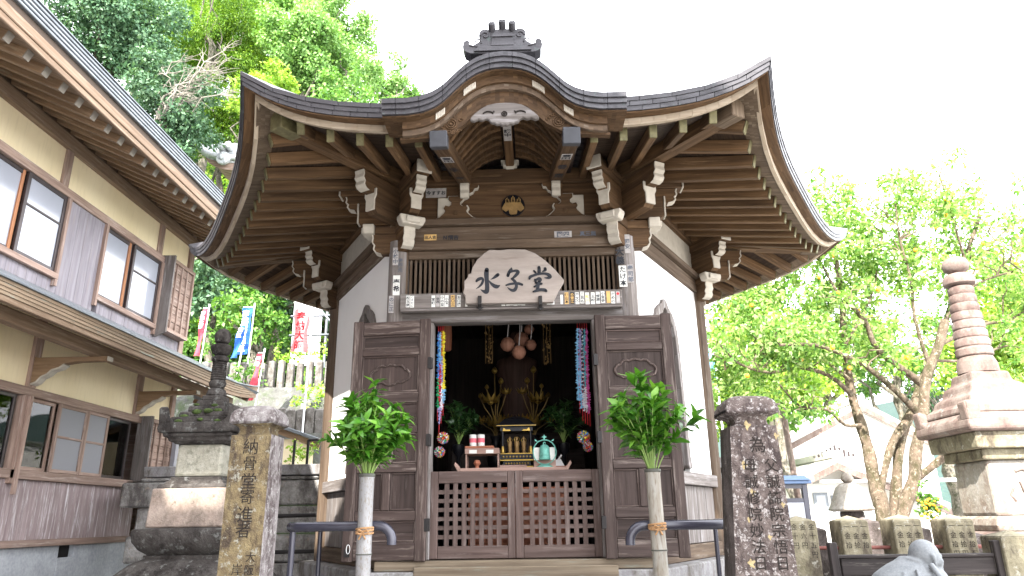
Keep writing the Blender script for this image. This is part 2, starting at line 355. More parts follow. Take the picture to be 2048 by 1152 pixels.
# ---------------------------------------------------------------- ground and terrain
def hillz(x, y):
    """height of the wooded mountainside behind, steep on the left and sinking to the right"""
    k = max(0.0, y-17.5-max(0, (x+4)*.55))
    s = .93*k if k < 26 else .93*26+(k-26)*.35
    return lerp(GZ, 2.2, max(0.0, min(1.0, (1.0-x)/3)))+s*max(0.0, min(1.0, (9-x)/13)) if y > 11 else GZ
gm = stone('pale_gravel_ground', (.30, .29, .275), (.45, .44, .42), (.36, .35, .34), None, 2.0, 1, .5)
mb = MB(); n = 12
mb.rows([[V(-400+800*i/n, -150+1000*j/n, GZ) for i in range(n+1)] for j in range(n+1)], X)
tag(mb.build('ground', gm), kind='structure')
um = stone('forest_floor', (.025, .055, .015), (.07, .13, .03), (.12, .19, .05), None, .8, 1, 1.0)
mb = MB(); rws = []
for j in range(40):
    y = 16.2+j*1.6
    rws.append([V(x, y, (GZ-.3 if j == 0 else hillz(x, y)-.25+rnd.uniform(-.25, .25))) for x in [-62+i*2.0 for i in range(40)]])
mb.rows(rws, X); tag(mb.build('hillside', um, smooth=60), kind='structure')
fm = stone('hazed_far_forest', (.028, .055, .045), (.055, .09, .075), (.030, .065, .080), None, .16, 1, 1.0)  # blue-green cast puts the haze of distance into the colour
mb = MB(); rws = []
for j in range(14):
    r = []
    for i in range(46):
        x = -20+i*9.0; y = 95+j*14
        ridge = 27*math.exp(-((x-95)/60.0)**2)+22*math.exp(-((x-230)/90.0)**2)+13*math.exp(-((x-30)/35.)**2)
        r.append(V(x, y, GZ-2+ridge*math.sin(min(1, j/8.0)*math.pi/2)*(1+.12*math.sin(x*.23)+.1*math.sin(x*.61+j))+rnd.uniform(-.8, .8)))
    rws.append(r)
mb.rows(rws, X); tag(mb.build('distant_mountain', fm, smooth=60), kind='structure')
# ---------------------------------------------------------------- the hexagonal hall
XC, YC = -.127, 6.996
RW, AW = 1.82, 1.576           # wall hexagon: radius, apothem
AE = 3.007                     # eave apothem
hall = empty('shrine_hall', (XC, YC, -.33), 'weathered hexagonal wooden hall with upswept copper eaves and open panelled doors', 'hall')
NK = [V(math.sin(math.radians(60*k)), -math.cos(math.radians(60*k)), 0) for k in range(6)]
TK = [V(math.cos(math.radians(60*k)), math.sin(math.radians(60*k)), 0) for k in range(6)]
def hp(k, s, a, z): return V(XC, YC, z)+TK[k]*s+NK[k]*a
def hb(mb, k, s0, s1, a0, a1, z0, z1, grain=None, mat=0):
    """box in the frame of side k"""
    q = [hp(k, s, a, z) for z in (z0, z1) for s, a in ((s0, a1), (s1, a1), (s1, a0), (s0, a0))]
    g = grain or (TK[k] if abs(s1-s0) > abs(z1-z0) else Z)
    return mb.add(q, [(0, 3, 2, 1), (4, 5, 6, 7), (0, 1, 5, 4), (1, 2, 6, 5), (2, 3, 7, 6), (3, 0, 4, 7)], g, mat)
def zc(t): return 2.638+.204*abs(t)**5.6
def AI(d, t): return AE-d-.131*(1-min(1, abs(t))**3)*max(0, 1-d/1.55)     # the eave line bows outward to the corners
def half(d): return (AE-d)/math.sqrt(3)
def soff(x, d):
    t = max(-1, min(1, x/half(d))); f = min(1, d/1.45)
    return lerp(zc(t), 2.62, f)-.125+.23*(d-.15)
# base, floor and steps
mb = MB(); mb.lathe([(2.1, GZ-.4), (2.1, -.50)], (XC, YC, 0), 6, rot=0); mb.build('stone_base', M['granite'], hall, .015)
mb = MB(); mb.lathe([(2.04, -.50), (2.04, -.33)], (XC, YC, 0), 6, rot=0); mb.build('base_kerb', M['granite'], hall, .01)
mb = MB()
for i in range(5): mb.box((-.86, 4.05+i*.25, GZ-.2), (.62, 4.05+(i+1)*.25-(.003 if i < 4 else 0), GZ+.17*(i+1)))
st = mb.build('stone_steps', M['granite'], None, .01); tag(st, 'plain granite steps climbing to the open hall doors', 'steps')
mb = MB(); mb.lathe([(1.60, -.329), (1.60, -.255)], (XC, YC, 0), 6); mb.build('floor', M['inner'], hall)
mb = MB(); hb(mb, 0, -.98, .98, AW-.10, AW+.16, -.327, -.262); hb(mb, 0, -.70, .70, AW+.163, AW+.20, -.46, -.30); mb.build('door_sill', M['sill'], hall, .006)
# columns
for k in range(6):
    p = hp(k, -RW/2, AW, 0); mb = MB(); mb.lathe([(.083, -.33), (.083, 2.16)], p, 20); mb.build('column', M['grey_wood'] if k in (0, 1) else M['wall_wood'], hall, smooth=50)
# walls
BELL = [(0, 1.835), (.05, 1.815), (.085, 1.775), (.15, 1.745), (.22, 1.695), (.27, 1.61), (.295, 1.45), (.312, 1.15), (.328, .75), (.345, .50), (.372, .40)]
BC = {1: -.15, 5: .17}
for k in (1, 2, 3, 4, 5):
    mb = MB()
    for sg in (-1, 1):
        bc = BC.get(k, 0); poly = [(bc+sg*s, z) for s, z in BELL]+[(bc+sg*.372, .37), (sg*.83, .37), (sg*.83, 2.15), (bc, 2.15)]
        mb.prism(poly, hp(k, 0, AW-.03, 0), TK[k], Z, NK[k]*.05)
    mb.build('plaster_wall', M['white_wall'], hall)
    win = MB(); outl = [(bc-s, z) for s, z in BELL[::-1]]+[(bc+s, z) for s, z in BELL[1:]]
    inn = [(bc+(s-bc)*.78, .40 if abs(s-bc) > .36 else z-.08) for s, z in outl]
    for (a, b, c, d) in zip(outl, outl[1:], inn[1:], inn):
        mb2 = [b, a, d, c]; win.prism(mb2, hp(k, 0, AW-.02, 0), TK[k], Z, NK[k]*.065, grain=Z)
    wf = win.build('bell_window', M['grey_wood'], hall, .004)
    lt = MB(); hb(lt, k, bc-.36, bc+.36, AW-.075, AW-.06, .38, 1.80, Z)
    for i in range(-4, 5): hb(lt, k, bc+i*.065-.012, bc+i*.065+.012, AW-.057, AW-.035, .38, 1.74, Z)
    lt.build('window_lattice', M['inner'], wf)
    mb = MB(); hb(mb, k, -.85, .85, AW-.04, AW+.065, .262, .365); mb.build('waist_rail', M['grey_wood'], hall, .005)
    mb = MB()
    for i in range(7): hb(mb, k, -.84+i*.24, -.84+(i+1)*.24-.004, AW-.02, AW+.012+rnd.uniform(0, .004), -.205, .258, Z)
    mb.build('lower_boards', M['grey_wood'], hall, .003)
    mb = MB(); hb(mb, k, -.87, .87, AW-.04, AW+.055, -.327, -.21); mb.build('ground_sill', M['wall_wood'], hall, .005)
# beams all round
for k in range(6):
    mb = MB(); hb(mb, k, -.85, .85, AW-.05, AW+.05, 2.152, 2.278); mb.build('head_beam', M['wall_wood'], hall, .006)
    mb = MB(); hb(mb, k, -.93, .93, AW-.07, AW+.095, 2.281, 2.335); mb.build('plate_beam', M['wall_wood'], hall, .005)
    mb = MB(); hb(mb, k, -.95, .95, AW-.05, AW+.06, 2.655, 2.79); mb.build('rainbow_beam', M['eave'], hall, .008)
    mb = MB(); hb(mb, k, -.9, .9, AW-.03, AW+.015, 2.336, 2.654); mb.build('frieze_panel', M['eave'] if k == 0 else M['cream'], hall)
# dark room inside
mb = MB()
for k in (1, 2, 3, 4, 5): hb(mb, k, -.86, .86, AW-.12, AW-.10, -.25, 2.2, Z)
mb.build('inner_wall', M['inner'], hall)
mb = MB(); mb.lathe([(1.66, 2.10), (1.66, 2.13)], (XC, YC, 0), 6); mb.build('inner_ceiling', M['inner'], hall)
# front wall: jambs, head, transom
YF = YC-AW
def fb(mb, x0, x1, y0, y1, z0, z1, mat=0): return mb.box((XC+x0, y0, z0), (XC+x1, y1, z1), None, mat)
mb = MB(); fb(mb, -.905, .905, YF-.085, YF+.03, 2.072, 2.148); mb.build('upper_lintel', M['wall_wood'], hall, .006)
mb = MB(); fb(mb, -.905, .905, YF-.065, YF+.05, 1.47, 1.60); mb.build('door_head', M['grey_wood'], hall, .006)
for sg in (-1, 1):
    mb = MB(); a, b = sorted((sg*.612, sg*.675)); fb(mb, a, b, YF-.07, YF+.05, -.26, 1.468); mb.build('door_jamb', M['grey_wood'], hall, .005)
    mb = MB(); a, b = sorted((sg*.677, sg*.85)); fb(mb, a, b, YF-.02, YF+.03, -.26, 1.468); mb.build('side_panel', M['wall_wood'], hall)
tr = MB()
for x0, x1, z0, z1 in ((-.90, -.83, 1.602, 2.07), (.83, .90, 1.602, 2.07), (-.829, .829, 2.005, 2.07), (-.829, .829, 1.602, 1.70)): fb(tr, x0, x1, YF-.05, YF+.04, z0, z1)
trf = tr.build('transom_frame', M['wall_wood'], hall, .005)
tr = MB()
for i in range(43):
    x = -.81+i*1.62/42; fb(tr, x-.0095, x+.0095, YF-.02, YF+.005, 1.69, 2.01)
tr.build('transom_bars', M['wall_wood'], trf)
# crest
mb = MB(); cz, cy, cx = 2.465, YF-.018, XC+.02
mb.lathe([(.096, 0), (.096, .008)], (cx, cy, cz), 40, axis=-Y)
def blob(pts, T=.006, m=1, dy=.0085): mb.prism(pts, (cx, cy-dy, cz), X, Z, -Y*T, mat=m)
def leafpts(ox, oz, ang, L_, W_):
    out = []
    for i in range(22):
        t = 2*math.pi*i/22; r = 1+.09*math.cos(5*t); u = W_*math.sin(t)*r; v = -L_/2+L_/2*math.cos(t)*r
        out.append((ox+u*math.cos(ang)-v*math.sin(ang), oz+u*math.sin(ang)+v*math.cos(ang)))
    return out
blob(leafpts(0, .028, 0, .115, .040), .012); blob(leafpts(-.022, .022, -.72, .088, .032), .008, 1, .008); blob(leafpts(.022, .022, .72, .088, .032), .008, 1, .0079)
for ox, oz, an, nf in ((0, .03, 0, 5), (-.045, .028, .12, 4), (.045, .028, -.12, 4)):
    for j in range(nf):
        h = .012*j
        for s in ((-1, 1) if j < nf-1 else (0,)):
            px_, pz_ = ox+s*(.014-.0016*j)+h*math.sin(-an), oz+h
            blob([(px_+.0058*math.cos(t), pz_+.0058*math.sin(t)) for t in [i*math.pi/4 for i in range(8)]], .006)
        blob([(ox-.0015, oz), (ox+.0015, oz), (ox+.0015, oz+.012*nf), (ox-.0015, oz+.012*nf)], .004, 1, .0083)
mb.build('gold_crest', [M['lacquer'], M['gold_wood']], hall)
# frog-leg struts, cream scrolls and scalloped brackets over the front beam
KM = [(0, .205), (.058, .205), (.058, .175), (.036, .155), (.036, .13), (.055, .115), (.085, .125), (.098, .10), (.085, .075), (.095, .055), (.13, .02), (.175, .0)]
for sg in (-1, 1):
    full = [(-a, b) for a, b in KM[::-1]]+KM[1:]; c0 = V(XC+sg*.45, YF-.016, 2.337)
    mb = MB(); mb.prism([(a*1.13, b*1.05) for a, b in full], c0+V(0, -.0, 0), X, Z, -Y*.04, mat=1); mb.prism(full, c0+V(0, -.041, 0), X, Z, -Y*.014)
    mb.lathe([(.02, 0), (.02, .008)], c0+V(0, -.0555, .055), 14, axis=-Y)
    mb.build('frog_leg_strut', [M['eave'], M['cream']], hall, .002)
    mb = MB(); sc = [(.60, .0), (.54, .0), (.51, .025), (.495, .065), (.515, .105), (.49, .145), (.485, .20), (.60, .20)]
    mb.prism([(sg*a, b) for a, b in sc], (XC, YF-.017, 2.338), X, Z, -Y*.032); mb.build('scroll_bracket', M['cream'], hall, .003)
    mb = MB(); sc = [(.0, .16), (.0, .0), (.03, .012), (.045, .035), (.075, .045), (.09, .075), (.12, .09), (.135, .12), (.16, .125), (.17, .155)]
    pl = [(sg*(.43-a), b) for a, b in sc]
    mb.prism(pl, (XC, YF-.018, 2.497), X, Z, -Y*.045); mb.prism([(x, z-.008) for x, z in pl], (XC, YF-.017, 2.497), X, Z, -Y*.038, mat=1)
    mb.build('scalloped_bracket', [M['eave'], M['cream']], hall, .002)
    # sloping beams that carry the curved gable
    mb = MB(); p0 = V(XC+sg*.43, 4.075, 2.345); p1 = V(XC+sg*.375, 5.40, 2.715); mb.beam(p0, p1, .105, .10)
    gb = mb.build('gable_beam', M['eave'], hall, .006)
    mb = MB(); mb.beam(p0-(p1-p0)*.006, p0+(p1-p0)*.055, .112, .107); mb.build('metal_end_cap', M['grey_cap'], gb, .004)
    mb = MB()
    pr = [(0, 0), (.04, -.005), (.055, .03), (.05, .06), (.065, .09), (.06, .14), (0, .14)]
    mb.prism(pr, (XC+sg*.375-.036, YF-.06, 2.52), -Y, Z, X*.072); mb.build('white_nosing', M['cream'], hall, .004)
mb = MB(); mb.box((XC-.058, YF-.11, 2.792), (XC+.058, YF-.0, 2.835)); mb.box((XC-.075, YF-.10, 2.836), (XC+.075, YF-.01, 2.85)); mb.build('ridge_block', M['cream'], hall, .006)
mb = MB(); mb.prism([(0, 0), (.05, 0), (.06, .03), (.055, .06), (.07, .09), (0, .09)], (XC-.036, YF-.03, 2.78), -Y, Z, X*.072); mb.build('white_nosing', M['cream'], hall, .004)
mb = MB(); mb.beam((XC, 4.16, 2.79), (XC, 5.40, 2.84), .07, .09); mb.build('ridge_pole', M['eave'], hall, .005)
# bracket arms at the corners
def nose(mb, P, D, a0, a1, z0, z1, wd, flare=0.0, mats=(0, 1)):
    """a bracket arm along D from a0 to a1 with a cream S-curved end"""
    h = z1-z0; S = D.cross(Z).normalized(); O = Vector((P.x, P.y, 0))
    end = [(a1-.07, z0), (a1-.035, z0+.06*h), (a1-.015, z0+.22*h), (a1-.022, z0+.42*h), (a1-.002, z0+.58*h), (a1-.008, z0+.8*h), (a1, z1)]
    mb.prism([(a0, z0)]+end+[(a0, z1)], O-S*(wd/2), D, Z, S*wd, mat=mats[0])
    o2 = [(a+.012, z) for a, z in end]
    for i in range(len(end)-1):
        mb.prism([end[i], o2[i], o2[i+1], end[i+1]], O-S*(wd/2+.004), D, Z, S*(wd+.008), mat=mats[1])
def plug(mb, P, D, a0, a1, z0, z1, wd, capw=None, mats=(0, 1)):
    S = D.cross(Z).normalized(); O = Vector((P.x, P.y, 0)); m = z0+(z1-z0)*.55
    prof = [(a0, z0), (a1-.03, z0), (a1, z0+.025), (a1, z1), (a0, z1)]
    mb.prism(prof, O-S*(wd/2), D, Z, S*wd, mat=mats[0])
    cw = capw or wd*1.35
    face = [(-wd/2, z0+.02), (wd/2, z0+.02), (wd/2, m), (cw/2, m+.03), (cw/2, z1), (-cw/2, z1), (-cw/2, m+.03), (-wd/2, m)]
    mb.prism(face, O+D*(a1+.001), S, Z, D*.014, mat=mats[1])
for k in range(6):
    P = hp(k, -RW/2, AW, 0); dA, dB = TK[(k-1) % 6], -TK[k]; dC = (NK[k]+NK[(k-1) % 6]).normalized()
    WC = [M['eave'], M['cream']]
    for D in (dA, dB):
        mb = MB(); nose(mb, P, D, .0, .215, 2.065, 2.235, .085); mb.build('lower_nosing', WC, hall, .003)
        mb = MB(); S = D.cross(Z)
        pr = [(-.11, .06), (-.09, .03), (-.06, .0), (.06, .0), (.09, .03), (.11, .06), (.11, .075), (-.11, .075)]
        mb.beam(P+V(0, 0, 2.262), P+D*.20+V(0, 0, 2.262), .12, .07)
        mb.prism([(-.105, 0), (-.085, -.045), (.085, -.045), (.105, 0), (.105, .03), (-.105, .03)], P+D*.20+V(0, 0, 2.272), S, Z, D*.09, mat=1)
        mb.prism([(-.06, 0), (.06, 0), (.06, .05), (-.06, .05)], P+D*.2905+V(0, 0, 2.238), S, Z, D*.02, mat=1)
        mb.build('bearing_block', WC, hall, .006)
        mb = MB(); plug(mb, P, D, 0, .34, 2.315, 2.505, .085); mb.build('bracket_arm', WC, hall, .003)
        mb = MB(); nose(mb, P, D, 0, .45, 2.455, 2.575, .075); mb.build('upper_nosing', WC, hall, .003)
        mb = MB(); mb.beam(P+V(0, 0, 2.63), P+D*.5+V(0, 0, 2.63), .115, .10); mb.prism([(-.062, -.053), (.062, -.053), (.062, .053), (-.062, .053)], P+D*.501+V(0, 0, 2.63), S, Z, D*.014, mat=1); mb.build('purlin_end', WC, hall, .004)
    mb = MB(); plug(mb, P, dC, 0, .36, 2.30, 2.50, .09); mb.build('bracket_arm', WC, hall, .003)
    mb = MB(); nose(mb, P, dC, 0, .50, 2.46, 2.61, .085); mb.build('upper_nosing', WC, hall, .003)
    # hip rafter with its capped end
    rr = lambda r: P*0+V(XC, YC, 0)+dC*r
    def hz(r): d = (AE/.8660-r)*.866; return soff(half(d)*.999, d)-.065
    if k != 3 and k != 4 or True:
        mb = MB(); rs = [1.75, 2.1, 2.5, 2.9, 3.12]
        for a, b in zip(rs, rs[1:]): mb.beam(rr(a)+V(0, 0, hz(a)), rr(b)+V(0, 0, hz(b)), .105, .13)
        hr = mb.build('hip_rafter', M['rafter'], hall)
        mb = MB(); mb.beam(rr(2.96)+V(0, 0, hz(2.96)), rr(3.155)+V(0, 0, hz(3.155)), .115, .14, w2=.115, h2=.145); mb.build('metal_end_cap', M['copper_green'] if k == 0 else M['eave_pale'], hr, .006)
# eaves: copper edge, pale strip, soffit, rafters
def sweep(mb, k, t0, t1, d0, d1, za, zb, n, mat=0, gap=0.0, back=None):
    ts = [t0+(t1-t0)*i/n for i in range(n+1)]
    for a, b in zip(ts, ts[1:]):
        b2 = b-gap; q = []
        for t in (a, b2):
            for d, dz in ((d0, za), (d0+.004, zb), (d1, zb), (d1, za)): q.append(hp(k, t*half(d), AI(d, t), zc(t)+dz))
        mb.add(q, [(0, 1, 2, 3), (7, 6, 5, 4), (0, 4, 5, 1), (1, 5, 6, 2), (2, 6, 7, 3), (3, 7, 4, 0)], TK[k], mat)
for k in range(6):
    segs = [(-1, 1)] if k else [(-1, -.39), (.39, 1)]
    for a, b in segs:
        mb = MB(); mw = MB(); mu = MB()
        nt_ = int(14*(b-a)/2)+1
        for i in range(3): sweep(mb, k, a, b, .011*i, .13, -.031*i, -.031*(i+1)+.001, nt_+i*2, 0, .0022)
        sweep(mu, k, a, b, .036, .125, -.094, -.102, 16)
        sweep(mw, k, a, b, .115, .15, -.103, -.150, 12, 0, .001)
        ef = mb.build('eave_edge', M['copper'], hall)
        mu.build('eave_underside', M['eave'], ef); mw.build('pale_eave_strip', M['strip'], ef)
    for sgn in ((0,) if k else (-1, 1)):
        ms_ = MB()
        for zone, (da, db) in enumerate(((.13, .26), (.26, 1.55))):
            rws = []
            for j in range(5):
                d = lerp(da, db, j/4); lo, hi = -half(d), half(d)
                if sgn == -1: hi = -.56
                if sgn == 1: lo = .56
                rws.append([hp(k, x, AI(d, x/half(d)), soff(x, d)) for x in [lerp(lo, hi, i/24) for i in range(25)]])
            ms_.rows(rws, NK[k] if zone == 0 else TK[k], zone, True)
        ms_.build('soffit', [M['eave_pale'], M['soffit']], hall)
    if k == 3: continue
    xs = [.2*i for i in range(-7, 8)] if k else [s*(.6+.2*i) for s in (-1, 1) for i in range(5)]
    for x in xs:
        d1 = min(1.5, AE-abs(x)*1.732-.07); d0 = .25
        if d1 < d0+.1: continue
        mb = MB()
        a = hp(k, x, AI(d0, x/half(d0)), soff(x, d0)-.047); b = hp(k, x, AI(d1, x/half(d1)), soff(x, d1)-.047)
        mb.beam(a, b, .052, .088); mb.beam(a+(a-b).normalized()*.012, a+(a-b).normalized()*.001, .054, .090, mat=1)
        mb.build('rafter', [M['rafter'], M['copper_green']], hall, .004)
# roof surface and finial
mb = MB()
for k in range(6):
    for sg in ((0,) if k else (-1, 1)):
        rws = []
        for j in range(13):
            d = AE*.995*j/12; dz = .30*d+.10*d*d; lo, hi = -1, 1; ti = min(1, max(0, .60*(1-d/2.3))/half(d))
            if sg < 0: hi = -ti
            if sg > 0: lo = ti
            rws.append([hp(k, t*half(d), AI(d, t), lerp(zc(t), 2.62, min(1, d/1.6))+dz) for t in [lerp(lo, hi, i/16) for i in range(17)]])
        mb.rows(rws, TK[k], 0, False)
rf = mb.build('roof', M['copper'], hall)
mb = MB(); az = 2.53+.3*AE+.1*AE*AE
mb.lathe([(.28, az-.16), (.28, az-.04), (.22, az), (.16, az+.03), (.20, az+.10), (.13, az+.17), (.06, az+.2), (.11, az+.28), (.09, az+.36), (.01, az+.45)], (XC, YC, 0), 18); mb.build('finial', M['copper'], rf, smooth=40)
# curved gable over the doors
KZ = [(0, 2.903), (.07, 2.897), (.13, 2.882), (.18, 2.858), (.23, 2.825), (.28, 2.780), (.34, 2.715), (.40, 2.652), (.46, 2.612), (.53, 2.586), (.62, 2.572), (.78, 2.572)]
KB = [(0, 2.613), (.10, 2.602), (.161, 2.572), (.21, 2.515), (.27, 2.452), (.367, 2.392), (.474, 2.366), (.70, 2.352)]
def kz(x): return interp(abs(x), KZ)
KX = [-.78+1.56*i/52 for i in range(53)]
def band(mb, o1, o2, y0, y1, xs=KX, mat=0, grain=X, gap=False, f1=None, f2=None):
    f1 = f1 or (lambda x: kz(x)+o1); f2 = f2 or (lambda x: kz(x)+o2)
    for i, (a, b) in enumerate(zip(xs, xs[1:])):
        if gap and i % 5 == 2: b -= .003
        q = [V(XC+x, y, z) for y in (y0, y1) for x, z in ((a, f2(a)), (b, f2(b)), (b, f1(b)), (a, f1(a)))]
        mb.add(q, [(0, 1, 2, 3), (7, 6, 5, 4), (0, 4, 5, 1), (1, 5, 6, 2), (2, 6, 7, 3), (3, 7, 4, 0)], V(b-a, 0, kz(b)-kz(a)), mat)
def sm(ch): # one UV chunk per run of segments keeps the grain continuous
    return ch
mb = MB()
for i in range(3): band(mb, -.034*i, -.034*(i+1)+.001, 3.945+.012*i, 4.10, gap=True)
kg = mb.build('gable_edge', M['copper'], hall)
mb = MB(); band(mb, -.100, -.112, 3.99, 4.24); mb.build('gable_underside', M['eave'], kg)
mb = MB(); band(mb, -.108, -.165, 4.045, 4.11, [-.66+1.32*i/44 for i in range(45)]); mb.build('gable_board', M['eave'], kg)
mb = MB(); band(mb, -.160, -.205, 4.065, 4.125, [-.66+1.32*i/44 for i in range(45)]); mb.build('gable_moulding', M['wall_wood'], kg)
for sg in (-1, 1):
    for a, b in ((.185, .265), (.385, .445)):
        mb = MB(); xs = sorted([sg*(a+(b-a)*i/6) for i in range(7)]); band(mb, -.112, -.158, 4.035, 4.06, xs); mb.build('white_inlay', M['cream'], kg, .003)
mb = MB(); band(mb, 0, 0, 4.095, 4.14, [-.68+1.36*i/44 for i in range(45)], f1=lambda x: kz(x)-.20, f2=lambda x: interp(abs(x), KB)); bb = mb.build('bargeboard', M['eave'], kg)
for sg in (-1, 1):
    mb = MB()
    c0 = V(XC+sg*.35, 4.09, 2.46)
    for r in (.036, .022): mb.tube([c0+V(r*math.cos(t), 0, r*math.sin(t)) for t in [i*2*math.pi/20 for i in range(21)]], .0045, 6)
    mb.lathe([(.010, 0), (.008, .008)], c0, 10, axis=-Y)
    for j in range(9):
        t = rnd.uniform(0, 6.28); r = .052; p = c0+V(sg*r*math.cos(t)*1.3-sg*.01, 0, r*math.sin(t)*1.1-.006)
        mb.tube([p+V(.016*math.cos(u)*(1-u/9), 0, .016*math.sin(u)*(1-u/9)) for u in [i*.8 for i in range(8)]], .004, 5)
    mb.build('carved_scroll', M['eave'], bb, smooth=60)
GG = [(0, 2.588), (.06, 2.584), (.11, 2.572), (.15, 2.548), (.19, 2.515), (.215, 2.488), (.226, 2.466), (.20, 2.458), (.17, 2.470), (.145, 2.462), (.118, 2.474), (.10, 2.462), (.088, 2.442), (.066, 2.438), (.052, 2.428), (.03, 2.432), (.018, 2.420), (0, 2.424)]
mb = MB(); mb.prism([(-a, b) for a, b in GG[::-1]]+GG[1:-1], (XC, 4.085, 0), X, Z, -Y*.035)
mb.build('gable_pendant', M['grey_wood'], kg, .006)
for cx_, s in ((0, 0), (-.075, -1), (.075, 1)):
    mb = MB(); c0 = V(XC+cx_, 4.046, 2.505 if s else 2.50)
    if s: mb.tube([c0+V(s*(.05-.024*u+.013*math.cos(u*2.2)), 0, .011*math.sin(u*2.2)+.004*u) for u in [i*.3 for i in range(11)]], .005, 6)
    else: mb.tube([c0+V(.016*math.cos(t), 0, .016*math.sin(t)) for t in [i*.4 for i in range(17)]], .0045, 6); mb.lathe([(.009, 0), (.006, .006)], c0, 8, axis=-Y)
    mb.build('pendant_carving', M['engrave'], kg, smooth=60)
mb = MB(); rws = []
for y in (3.944, 4.3, 4.8, 5.4, 5.9): rws.append([V(XC+x, y, kz(x)+.001+.16*max(0, y-4.06)) for x in KX])
mb.rows(rws, X)
for i in range(14):
    y = 4.05+i*.13; sl = .16*max(0, y-4.06); band(mb, .012+sl, -.005+sl, y, y+.035)
mb.build('gable_roof', M['copper'], kg)
def rib(x, y):
    f = min(1, max(0, (kz(min(.46, abs(x)*1.12))-kz(.46))/(kz(0)-kz(.46)))); return lerp(2.405+.265*(y-4.15), 2.80+.09*(y-4.15), f)
for i in range(9):
    y = 4.22+i*.128
    for sg in (-1, 1):
        mb = MB(); xs = sorted([sg*(.05+.36*j/14) for j in range(15)])
        band(mb, 0, 0, y, y+.04, xs, f1=lambda x: rib(x, y)+.001, f2=lambda x: rib(x, y)-.05, grain=X); mb.build('arch_rafter', M['eave'], hall, .003)
mb = MB(); mb.rows([[V(XC+x, y, rib(x, y)+.004) for x in [-.50+1.0*j/40 for j in range(41)]] for y in (4.13, 4.5, 5.0, 5.55)], Y); mb.build('arch_ceiling', M['inner'], hall)
# ridge-end ornament
mb = MB()
OR = [(0, .0), (.215, .012), (.25, .03), (.264, .065), (.257, .102), (.237, .116), (.219, .104), (.224, .084), (.212, .070), (.19, .076), (.168, .09), (.150, .106), (.144, .126), (.157, .15), (.152, .178), (.13, .197), (.10, .194), (.082, .18), (.06, .192), (0, .197)]
O0 = V(XC-.005, 4.10, 2.922)
mb.prism([(-a, b) for a, b in OR[::-1]]+OR[1:-1], O0, X, Z, -Y*.10)
mb.prism([(-.19, .02), (.19, .02), (.16, .055), (-.16, .055)], O0-Y*.101, X, Z, -Y*.012)
mb.prism([(-.075, .058), (.075, .058), (.065, .15), (-.065, .15)], O0-Y*.101, X, Z, -Y*.014)
mb.prism([(-.085, .12), (.085, .12), (.0, .145)], O0-Y*.1155, X, Z, -Y*.008)
for sg in (-1, 1):
    c0 = O0+V(sg*.115, -.102, .145); mb.tube([c0+V(sg*(.030-.0035*u)*math.cos(u), 0, (.030-.0035*u)*math.sin(u)) for u in [i*.4 for i in range(20)]], .006, 6)
    c0 = O0+V(sg*.16, -.102, .095); mb.tube([c0+V(sg*.02*math.cos(u), 0, .02*math.sin(u)) for u in [i*.4 for i in range(10)]], .005, 6)
    mb.tube([O0+V(sg*(.10+.03*i), -.102, .062-.006*i+.0022*i*i) for i in range(5)], .0055, 6)
on = mb.build('ridge_ornament', M['copper'], kg, .006)
for x, z in ((-.07, .20), (0, .218), (.066, .203)):
    mb = MB(); a = O0+V(x, -.05, z-.035); d = V(0, -.86, .5)
    mb.lathe([(.024, 0), (.024, .10), (.020, .101), (.020, .096), (.009, .096), (.007, .102)], a, 16, axis=d); mb.lathe([(.016, 0), (.018, .06)], O0+V(x, -.06, z-.08), 10); mb.build('ornament_tube', M['copper'], on, smooth=40)
